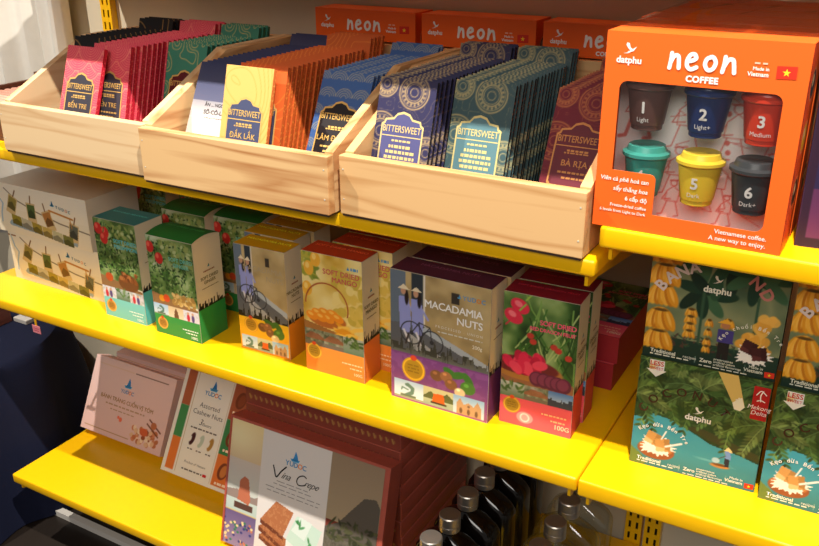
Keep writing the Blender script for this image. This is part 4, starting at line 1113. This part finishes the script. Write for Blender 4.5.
def coconut_front():
    p = Panel(JW, JH, 1000, (36, 60, 40))
    p.mottle(0, 0, 1, .7, [(26, 44, 28), (44, 70, 36), (60, 88, 44)], 7, 3)
    g = [(76, 104, 48), (100, 126, 60), (56, 84, 42), (122, 142, 78), (84, 112, 60), (62, 92, 44)]
    water = (64, 148, 160)
    p.poly([(0, .56), (.14, .50), (.30, .52), (.45, .58), (.62, .66), (.85, .70), (1, .74), (1, 1), (0, 1)], water)
    p.mix(np.clip((p.V-.78)/.22, 0, 1)*(p.V > .6)*.75, (58, 112, 112))
    p.poly([(.42, .56), (.62, .63), (.85, .69), (1, .72), (1, .66), (.7, .58), (.5, .52)], (58, 60, 34))
    for u, v, L, n, sd in ((.05, .02, .36, 7, 1), (.34, -.05, .38, 8, 2), (.64, -.02, .38, 8, 3), (.92, .04, .36, 8, 4), (.20, .26, .28, 7, 5), (.50, .20, .32, 8, 6), (.78, .30, .30, 8, 7), (1.0, .38, .28, 7, 8), (-.02, .34, .30, 7, 9)):
        p.palm(u, v, L, n, g, sd)
    p.poly([(0, 1), (0, .84), (.10, .92), (.04, .86), (.14, .97), (.12, 1)], (110, 130, 60))
    for i in range(12): p.line([(.50+.01*i, .80+.006*(i % 3)), (.62+.02*i, .80+.01*(i % 4))], .003, (110, 180, 186), .5)
    p.arc('COCONUT', .42, .64, .36, -1.1, .75, .070, (74, 40, 28), .012)
    p.bird(.505, .385, .062, (246, 240, 230)); p.text('datphu', .50, .475, .050, (246, 240, 230), bold=.03)
    less_arrow(p, .135, .075, .115)
    # hanging bamboo sleeve and red stamp
    p.shape([(.60, .0), (.75, .0), (.83, .26), (.80, .30), (.755, .295), (.735, .24)], (226, 190, 104)); p.shape([(.735, .24), (.80, .18), (.83, .26), (.80, .30), (.755, .295)], (248, 236, 204), .0004); p.text('20g', .785, .22, .03, (250, 244, 230), rot=1.2)
    p.shape(rounded(.875, .055, .995, .345, .008, 3), (190, 34, 32)); p.text('Mekong', .935, .255, .036, (250, 236, 226), shear=.2); p.text('Delta', .935, .302, .036, (250, 236, 226), shear=.2); p.stroke([(.935, .18), (.93, .13), (.945, .09)], .008, (250, 236, 226)); p.stroke([(.90, .13), (.93, .09), (.97, .12)], .008, (250, 236, 226)); p.stroke([(.91, .18), (.935, .17), (.965, .18)], .008, (250, 236, 226))
    splash(p, .205, .775, 1.0, (206, 150, 84), (236, 190, 130), True); p.line([(.28, .78), (.40, .72)], .018, (242, 236, 226)); p.line([(.24, .72), (.27, .64)], .012, (242, 236, 226))
    p.arc('Kẹo dừa Bến Tre', .235, .84, .235, -.75, .95, .032, (246, 240, 226), .015)
    # boatman
    p.ell(.715, .835, .075, .020, (190, 130, 70)); p.ell(.715, .825, .055, .012, (110, 70, 40)); p.poly([(.74, .68), (.785, .69), (.79, .76), (.745, .75)], (120, 150, 200)); p.poly([(.745, .75), (.785, .76), (.785, .83), (.75, .83)], (40, 44, 60)); p.poly([(.73, .685), (.762, .645), (.80, .69)], (232, 206, 140)); p.line([(.66, .80), (.75, .73)], .006, (80, 60, 40)); p.ell(.68, .79, .03, .025, (176, 206, 214))
    foot_print(p, (236, 236, 222))
    return p.mesh('front_panel', GLOSS)
def banana_front():
    p = Panel(JW, JH, 1000, (44, 62, 44))
    p.mottle(0, 0, 1, 1, [(62, 82, 60), (104, 118, 84), (134, 140, 100), (90, 106, 76)], 3, 12)
    D = [(30, 56, 40), (44, 78, 52), (26, 46, 34), (62, 98, 66)]
    for u, v, L, n, sd in ((.45, .10, .34, 7, 1), (.62, .12, .36, 8, 2), (.80, .20, .30, 7, 3), (.42, .40, .26, 7, 4)):
        r = random.Random(sd)
        for k in range(n):
            a = 6.28*k/n+r.uniform(-.2, .2); p.ell(u+.5*L*math.cos(a), v+.35*L*math.sin(a), L*.42, .045, r.choice(D), a*.9)
    p.grad(.80, 1, (36, 60, 46), (30, 50, 40)); p.leaves(60, .15, .74, .7, .86, [(40, 70, 46), (90, 60, 50), (60, 90, 60)], .018, 5)
    p.rect(.40, .35, .42, .80, (54, 84, 60)); p.rect(.79, .35, .81, .7, (54, 84, 60))
    Y = [(222, 150, 36), (240, 176, 60), (200, 122, 26)]
    def bunch(u, v, wd, hh, n, sd):
        r = random.Random(sd)
        for k in range(n):
            q = (k-(n-1)/2)/n; p.ell(u+q*wd*1.6, v+.25*hh*q*q, hh*.23, hh*.60, Y[k % 3], -q*.9); p.ell(u+q*wd*1.6-.006, v+.25*hh*q*q-.01, hh*.07, hh*.4, (250, 200, 96), -q*.9, .7)
        p.ell(u, v-hh*.45, wd*.5, .012, (96, 70, 30))
    for i, v in enumerate((.10, .28, .45, .655, .83)): bunch(.105, v, .11, .16-.01*(i > 3), 7, i)
    for v in (.56, .62, .68, .74): bunch(.335, v, .05, .06, 4, 3)
    for v in (.62, .70, .78, .84): bunch(.475, v, .03, .055, 3, 4)
    bunch(.61, .60, .05, .07, 4, 5)
    for u, v in ((.88, .52), (.88, .60), (.87, .70), (.88, .78), (.76, .68), (.72, .74)): p.leaves(5, u-.05, v-.03, u+.05, v+.03, [(224, 160, 60), (236, 180, 80)], .045, int(u*90+v*70), .8)
    # farmer
    p.poly([(.545, .65), (.66, .65), (.665, .76), (.545, .76)], (72, 62, 128)); p.poly([(.555, .76), (.645, .76), (.64, .90), (.60, .90), (.598, .80), (.59, .90), (.56, .90)], (40, 36, 34)); p.ell(.595, .615, .032, .032, (180, 120, 80)); p.poly([(.54, .60), (.60, .56), (.655, .605)], (236, 170, 50))
    p.arc('BANA', .47, .62, .41, -.99, -.34, .085, (220, 204, 198), .03); p.arc('ND', .47, .62, .44, .66, .90, .085, (196, 124, 114), .03)
    p.bird(.505, .262, .060, (240, 226, 206)); p.text('datphu', .50, .370, .050, (230, 226, 206), bold=.03)
    splash(p, .815, .80, .92, (70, 34, 34), (96, 50, 48), False)
    p.arc('Kẹo chuối Bến Tre', .80, .84, .24, -1.1, .9, .028, (240, 234, 214), .012)
    foot_print(p, (226, 226, 206)); 
    return p.mesh('front_panel', GLOSS)
CO, BA = coconut_front(), banana_front(); JB = mat('dark_green_card', (60, 66, 34), .5)
def jungle(label, mesh, x, y, z, rz, low):
    carton('picture_box', label, 'box', (x, y, z), rz, JW, JH, JD, mesh, None, Panel(JW, JD, 200, low).mesh('lid'), JB, 'green jungle picture boxes')
jungle('green river and palm picture box with boatman, under the banana box', CO, .0445, .074, 0, .055, (70, 90, 40))
jungle('dark green banana picture box, on top of the whole river box', BA, .0455, .075, JH+.0008, .055, (60, 74, 40))
jungle('green river box at the right edge, partly cut off, under a banana box', CO, .2055, .075, 0, .03, (70, 90, 40))
jungle('banana picture box at the right edge, partly cut off, on top', BA, .2080, .078, JH+.0008, .03, (60, 74, 40))

# ================================================================== LOWEST SHELF
ZE, KE = -.4198, 1.0862
PINK = mat('pale_pink_card', (226, 186, 176), .55)
def pink_front():
    p = Panel(.222*KE, .1545*KE, 740, (228, 192, 184)); p.grad(0, 1, (230, 196, 188), (224, 184, 176))
    G = (168, 124, 66)
    p.rect(.06, .09, .5, .097, (220, 180, 140)); p.rect(.52, .09, .92, .10, (92, 60, 46)); p.rect(.04, .93, .60, .94, (170, 126, 70))
    p.sail(.47, .26, .14, (60, 130, 190)); p.word(.47, .385, .045)
    p.text('BÁNH TRÁNG CUỐN VỊ TÔM', .49, .52, .050, G, bold=.012, space=.95)
    p.fuzz(.49, .585, .02, .5, (190, 150, 120)); p.fuzz(.46, .64, .014, .3, (190, 150, 120))
    p.ell(.46, .73, .028, .03, (230, 110, 80)); p.ell(.43, .71, .02, .02, (230, 110, 80))
    r = random.Random(6)
    for k in range(60): p.ell(.78+r.uniform(-.16, .15), .84+r.uniform(-.10, .09), .035, .028, r.choice([(190, 110, 70), (224, 180, 140), (150, 76, 46), (236, 206, 176), (206, 130, 90)]), r.uniform(0, 3))
    p.ell(.76, .78, .07, .05, (206, 96, 56)); p.line([(.80, .60), (.95, .72)], .02, (110, 60, 40)); p.line([(.78, .66), (.93, .78)], .02, (120, 70, 44)); p.ell(.86, .66, .05, .045, (190, 110, 70))
    return p.mesh('front_panel', MATTE)
PF = pink_front()
def leaning(name, label, cat, x, y, w_, h_, d_, lean, front, body, grp, rz=0):
    L = math.radians(lean)
    return carton(name, label, cat, (x, y, ZE+d_*math.sin(L)+.0004), rz, w_, h_, d_, front, None, None, body, grp, 0, -L)
leaning('snack_box', 'pale pink box leaning back at the left end of the lowest shelf', 'box', -1.2078, .1825, .222*KE, .1545*KE, .033, 27, PF, PINK, 'pale pink boxes')
def slab(name, label, x, y, z, w_, d_, h_, body, edge, grp, rz=0, art=None):
    t = thing(name, label, 'box', (x, y, z), rz, grp)
    MB().box((0, 0, 0), (w_, d_, h_), bev=.0032 if name == 'wafer_box' else .001).build('carton_body', body, t, smooth=True)
    if art: place('front_panel', art, t, (0.001, -.0006, 0))
    return t
pe = Panel(.22*KE, .030*KE, 740, (224, 190, 182)); pe.rect(0, .30, 1, .36, (200, 160, 110)); pe.rect(.0, .80, 1, .85, (196, 150, 120)); PE = pe.mesh('front_panel')
for k in range(5):
    slab('snack_box', 'flat pale pink box in the stack behind the leaning pink box, '+['lowest', 'second lowest', 'middle', 'second highest', 'topmost'][k]+' one', -1.1709, .2797, ZE+.0002+k*.0339, .222*KE, .150, .0335, PINK, None, 'pale pink boxes', 0, PE)
def cashew_front():
    p = Panel(.178*KE, .205*KE, 740, (236, 230, 216))
    p.rect(.045, 0, .16, .36, (176, 96, 60)); p.rect(.045, .36, .16, .66, (70, 140, 80)); p.rect(.045, .66, .16, 1, (222, 120, 50))
    p.rect(.185, 0, .190, 1, (170, 130, 80)); p.rect(.665, 0, .668, 1, (170, 130, 80))
    p.rect(.685, 0, 1, .36, (170, 90, 56)); p.rect(.685, .36, 1, .68, (64, 132, 76)); p.rect(.685, .68, 1, 1, (220, 118, 52)); p.rect(0, .965, 1, 1, (236, 230, 216)); p.rect(0, 0, .045, 1, (236, 230, 216))
    for v, c in ((.17, (140, 70, 40)), (.52, (120, 160, 90)), (.82, (196, 120, 60))): p.ell(.80, v, .055, .08, (120, 60, 34), .3); p.ell(.81, v, .035, .06, c, .3); p.fuzz(.83, v+.13, .022, .2, (250, 220, 190))
    p.sail(.43, .13, .10, (50, 120, 180)); p.word(.43, .215, .038)
    p.text('Assorted', .43, .335, .044, (110, 100, 92)); p.text('Cashew Nuts', .43, .405, .044, (110, 100, 92)); p.text('3', .37, .495, .055, (60, 54, 50), shear=.3); p.text('flavors', .39, .495, .028, (90, 84, 78), 'L', shear=.3); p.fuzz(.43, .54, .014, .36, (120, 110, 100))
    for u, c in ((.31, (70, 34, 36)), (.43, (186, 196, 176)), (.56, (176, 130, 60))):
        p.ell(u, .635, .028, .062, c, .25); p.ell(u-.028, .64, .014, .03, (236, 230, 216), .25); p.fuzz(u, .735, .012, .07, (120, 110, 100))
    p.text('Product of Vietnam', .43, .86, .022, (110, 100, 94)); p.fuzz(.41, .925, .014, .28, (120, 110, 100)); p.shape([(.56, .905), (.61, .905), (.61, .93), (.56, .93)], (200, 40, 40))
    return p.mesh('front_panel', MATTE)
leaning('nut_box', 'white assorted nuts box with green and orange bands, leaning beside the pink box', 'box', -.9319, .1504, .178*KE, .205*KE, .033, 30, cashew_front(), mat('off_white_card', (230, 224, 210), .6), None)
for k in range(5):
    slab('nut_box', 'flat white box in the stack behind the leaning white nuts box, '+['lowest', 'second lowest', 'middle', 'second highest', 'topmost'][k]+' one', -.9254, .2810, ZE+.0002+k*.0339, .215*KE, .160, .0335, mat('off_white_card', (230, 224, 210), .6), None, 'flat white nuts boxes')
BROWN = mat('red_brown_card', (176, 84, 68), .5, noise=.12, nscale=80)
def crepe_front():
    p = Panel(.3*KE, .223*KE, 740, (120, 52, 40))
    p.grad(0.0, .58, (232, 206, 150), (196, 166, 146), 0, .23); p.grad(.30, .62, (206, 190, 180), (200, 206, 196), 0, .23); p.mix(np.exp(-((p.U-.07)**2+(p.V-.12)**2)/.02)*(p.U < .23)*.6, (250, 240, 190))
    p.grad(.60, .90, (196, 206, 196), (170, 190, 180), 0, .23); p.poly([(0, .56), (.08, .54), (.2, .57), (.23, .55), (.23, .62), (0, .62)], (150, 130, 120))
    p.poly([(.09, .62), (.10, .46), (.13, .42), (.16, .44), (.18, .60), (.17, .64)], (190, 110, 80)); p.rect(.07, .64, .20, .69, (90, 60, 50)); p.grad(.72, 1, (110, 90, 130), (150, 130, 160), 0, .23)
    for k in range(50):
        r = random.Random(k); p.rect(r.uniform(0, .26), r.uniform(.76, 1), 0, 0, (0, 0, 0)); u = r.uniform(.0, .215); v = r.uniform(.78, .98); p.ell(u, v, .012, .01, r.choice([(240, 210, 150), (60, 60, 120), (200, 120, 90), (60, 120, 90)]))
    p.rect(0, .715, .23, .722, (230, 190, 100)); p.rect(.23, 0, .68, 1, (222, 214, 208))
    p.grad(0, .5, (150, 128, 104), (170, 150, 120), .68, 1.0); p.poly([(.68, .56), (.76, .50), (.84, .36), (.90, .26), (.97, .24), (1, .30), (1, .7), (.68, .7)], (92, 84, 74)); p.mottle(.68, .62, 1, 1, [(60, 56, 48), (110, 104, 90), (84, 76, 62)], 30, 3); p.leaves(60, .70, .48, 1, .64, [(60, 64, 40), (84, 84, 56), (50, 50, 36)], .03, 3)
    for k in range(40): p.rect(.73+k*.007, .64+.02*(k % 3), .7325+k*.007, .95, (56, 50, 42), .5)
    p.sail(.455, .145, .085, (60, 140, 200)); p.word(.46, .215, .036)
    BK = (44, 40, 38); wv = .33
    # flowing script of the name
    p.stroke([(.315, .255), (.325, .29), (.34, .335), (.37, .28), (.40, .235)], .011, BK)
    p.text('ina', .372, wv, .052, BK, 'L', shear=.6, space=.92); p.stroke([(.535, .265), (.515, .255), (.487, .275), (.475, .31), (.487, .335), (.515, .33), (.535, .315)], .009, BK); p.text('repe', .522, wv, .050, BK, 'L', shear=.6, space=.92)
    for i, (v, wd) in enumerate(((.365, .22), (.39, .26), (.425, .36), (.455, .34))): p.fuzz(.455, v, .006, wd, (150, 142, 138), seed=i)
    # wafers
    for k, (dx, dy) in enumerate(((.01, .125), (.0, .06))):
        p.poly([(.25+dx, .70+dy), (.30+dx, .66+dy), (.46+dx, .73+dy), (.43+dx, .80+dy)], (168, 100, 62)); p.poly([(.25+dx, .70+dy), (.43+dx, .80+dy), (.43+dx, .835+dy), (.25+dx, .735+dy)], (116, 60, 38))
    p.poly([(.26, .70), (.355, .52), (.475, .56), (.42, .77)], (176, 108, 68)); p.poly([(.26, .70), (.42, .77), (.42, .80), (.26, .735)], (112, 58, 36)); n_ = p.noise(60, 3, 2); p.mix(((n_ > .6) & (p.U > .25) & (p.U < .48) & (p.V > .5) & (p.V < .92) & (p.a[..., 0]-p.a[..., 2] > 60)).astype(float)*.4, (206, 146, 96))
    p.poly([(.44, .78), (.50, .57), (.665, .62), (.62, .86), (.58, .87)], (200, 222, 206)); p.poly([(.47, .70), (.52, .57), (.60, .59), (.56, .74)], (222, 232, 222)); p.poly([(.44, .78), (.58, .86), (.62, .86), (.61, .92), (.44, .83)], (228, 230, 222)); p.leaves(6, .50, .61, .54, .66, [(80, 150, 90), (60, 130, 70)], .022, 4); p.leaves(6, .575, .72, .61, .77, [(80, 150, 90), (60, 130, 70)], .02, 6)
    p.text('8', .46, .945, .045, (96, 90, 86), shear=.3); p.text('pcs', .485, .945, .022, (96, 90, 86), 'L', shear=.3); p.fuzz(.40, .975, .010, .26, (130, 120, 116))
    return p.mesh('front_panel', MATTE)
CF = crepe_front()
t = leaning('wafer_box', 'large red brown wafer box leaning at the front with a white centre band', 'box', -.681, .0494, .310*KE, .2280*KE, .036, 14, CF, BROWN, 'red brown wafer boxes')
rim = MB()
for a, b in (((0, -.0022, 0), (.0036, -.0007, .228)), ((.3036, -.0022, 0), (.310, -.0007, .228)), ((.0038, -.0022, .2235), (.3034, -.0007, .228))): rim.box(tuple(q*KE if i != 1 else q for i, q in enumerate(a)), tuple(q*KE if i != 1 else q for i, q in enumerate(b)))
rim.build('raised_rim', BROWN, t)
ca = Panel(.302*KE, .0325*KE, 740, (140, 68, 54))
for k in range(26):
    u = .03+k*.037; ca.line([(u, .45), (u+.006, .65)], .10, (186, 140, 80)); ca.line([(u+.012, .5), (u+.014, .6)], .06, (170, 120, 70))
CA = ca.mesh('front_panel')
for k in range(8):
    slab('wafer_box', 'red brown box in the stack behind the leaning wafer box, '+['lowest', 'second from the bottom', 'third from the bottom', 'fourth from the bottom', 'fifth from the bottom', 'sixth from the bottom', 'second highest', 'topmost'][k]+' one', -.6821, .1493+(.002 if k % 2 else 0), ZE+.0002+k*.0361, .304*KE, .26, .0355, BROWN, None, 'red brown wafer boxes', 0, CA)

# ---------------------------------------------------------------- bottles
def bottle(label, x, y, kind, grp):
    t = thing('flat_bottle', label, 'bottle', (x, y, ZE), 0, grp); t.scale = (KE, KE, KE)
    b = MB(); n = 40
    def ringpts(wd, dp, z, e=4):
        out = []
        for k in range(n):
            a = 2*math.pi*k/n; c, s_ = math.cos(a), math.sin(a); out.append((wd*math.copysign(abs(c)**(2/e), c), dp*math.copysign(abs(s_)**(2/e), s_), z))
        return out
    lv = [(.046, .021, .0, 5), (.050, .0245, .003, 5), (.050, .0245, .128, 5), (.0490, .0242, .136, 4.6), (.043, .022, .147, 4), (.029, .0185, .158, 3), (.0155, .0150, .165, 2.2), (.0120, .0120, .168, 2), (.0120, .0120, .172, 2)]
    vs = []
    for a in lv: vs += ringpts(*a)
    fs = [tuple(range(n-1, -1, -1)), tuple(range((len(lv)-1)*n, len(lv)*n))]
    for i in range(len(lv)-1):
        for k in range(n): k2 = (k+1) % n; fs.append((i*n+k, i*n+k2, (i+1)*n+k2, (i+1)*n+k))
    b.add(vs, fs)
    b.build('bottle_body', mat('dark_coffee_glass', (14, 10, 9), .08, spec=.6) if kind == 'dark' else GLASS, t, smooth=True)
    MB().lathe([(.0145, .1722), (.0160, .173), (.0160, .1815), (.0154, .182), (.0160, .1825), (.0160, .1965), (.0148, .1980), (.002, .1985)], 32).build('screw_cap', CAPM, t, smooth=True)
    if kind != 'dark': MB().prism([(-.03, .03), (.03, .03), (.03, .085), (-.03, .085)], 'y', -.0255, -.0250).build('label', mat('pale_bottle_label', (206, 200, 188), .6), t)
    return t
for i, y in enumerate((.030, .092, .156, .220, .284, .348)):
    bottle('dark flat bottle with silver cap, '+(['nearest the shelf front', 'second from the front', 'third from the front', 'fourth from the front', 'fifth from the front', 'rearmost'][i])+' of its row', -.228, y, 'dark', 'dark bottles on the lowest shelf')
for i, y in enumerate((.095, .157, .219, .281)):
    bottle('clear flat bottle with silver cap, '+(['nearest the shelf front', 'second from the front', 'third from the front', 'rearmost'][i])+' of its row', -.077, y, 'clear', 'clear bottles on the lowest shelf')

# ================================================================== LEFT OF THE SHELVES
def navy_table():
    t = thing('low_table', 'low table under the navy cloth at the left', 'table', (-1.60, .085, -.60))
    MB().lathe([(.30, .355), (.305, .358), (.305, .372), (.30, .375)], 48).build('tabletop', mat('table_board', (120, 90, 60), .6), t)
    for a in (.8, 2.4, 3.9, 5.5): MB().box((.2*math.cos(a)-.015, .2*math.sin(a)-.015, 0), (.2*math.cos(a)+.015, .2*math.sin(a)+.015, .354)).build('leg', mat('table_leg_wood', (90, 66, 44), .6), t)
    n = 120; vs = [(0, 0, .3775)]; fs = []; prof = [(.30, .3775), (.3085, .374), (.312, .36), (.322, .26), (.334, .13), (.345, .004)]
    for j, (r, z) in enumerate(prof):
        for k in range(n):
            a = 2*math.pi*k/n; am = max(0, (j-1))*.0055; rr = r+am*(1+math.sin(a*9+.4*math.sin(a*3)))
            vs.append((rr*math.cos(a), rr*math.sin(a), z))
    for k in range(n): fs.append((0, 1+k, 1+(k+1) % n))
    for j in range(len(prof)-1):
        for k in range(n):
            k2 = (k+1) % n; fs.append((1+j*n+k, 1+(j+1)*n+k, 1+(j+1)*n+k2, 1+j*n+k2))
    o = MB().add(vs, fs).build('tablecloth', mat('navy_cloth', (24, 28, 50), .9, spec=.15, noise=.15, nscale=200), None, (-1.60, .085, -.60), smooth=True)
    tag(o, 'dark navy cloth draped over the low round table at the left', 'tablecloth')
navy_table()

TZ = -.2225
t = thing('snack_basket', 'shallow red brown basket on the navy cloth, cut off by the left edge', 'basket', (-1.52, .175, TZ+.0003))
MB().box((-.06, -.06, 0), (.06, .06, .006)).build('basket_floor', mat('red_brown_basket', (120, 66, 54), .7, noise=.2, nscale=90), t)
for a, b in (((-.06, -.06, .0062), (.06, -.054, .045)), ((-.06, .054, .0062), (.06, .06, .045)), ((-.06, -.0538, .0062), (-.054, .0538, .045)), ((.054, -.0538, .0062), (.06, .0538, .045))): MB().box(a, b, bev=.001).build('basket_wall', mat('red_brown_basket', (120, 66, 54), .7), t)
o = MB().box((0, 0, 0), (.045, .05, .010), bev=.001).build('paper_pad', mat('white_paper', (190, 184, 176), .8), None, (-1.455, .235, TZ+.0003)); tag(o, 'small white paper pad lying on the navy cloth behind the shelf', 'paper pad')
t = thing('price_tag', 'small pink price tag on a yellow clip under the middle shelf at the far left', 'price tag', (-1.2445, .135, -.155))
MB().box((0, 0, 0), (.024, .0012, .017)).build('tag_card', mat('pink_tag_card', (232, 140, 150), .6), t)
for k in range(2): MB().box((.004, -.0004, .005+k*.005), (.020, -.0001, .0065+k*.005)).build('printed_line', mat('tag_ink', (190, 70, 90), .6), t)
MB().box((.008, .0014, .004), (.014, .0026, .1345)).build('clip', YEL, t)
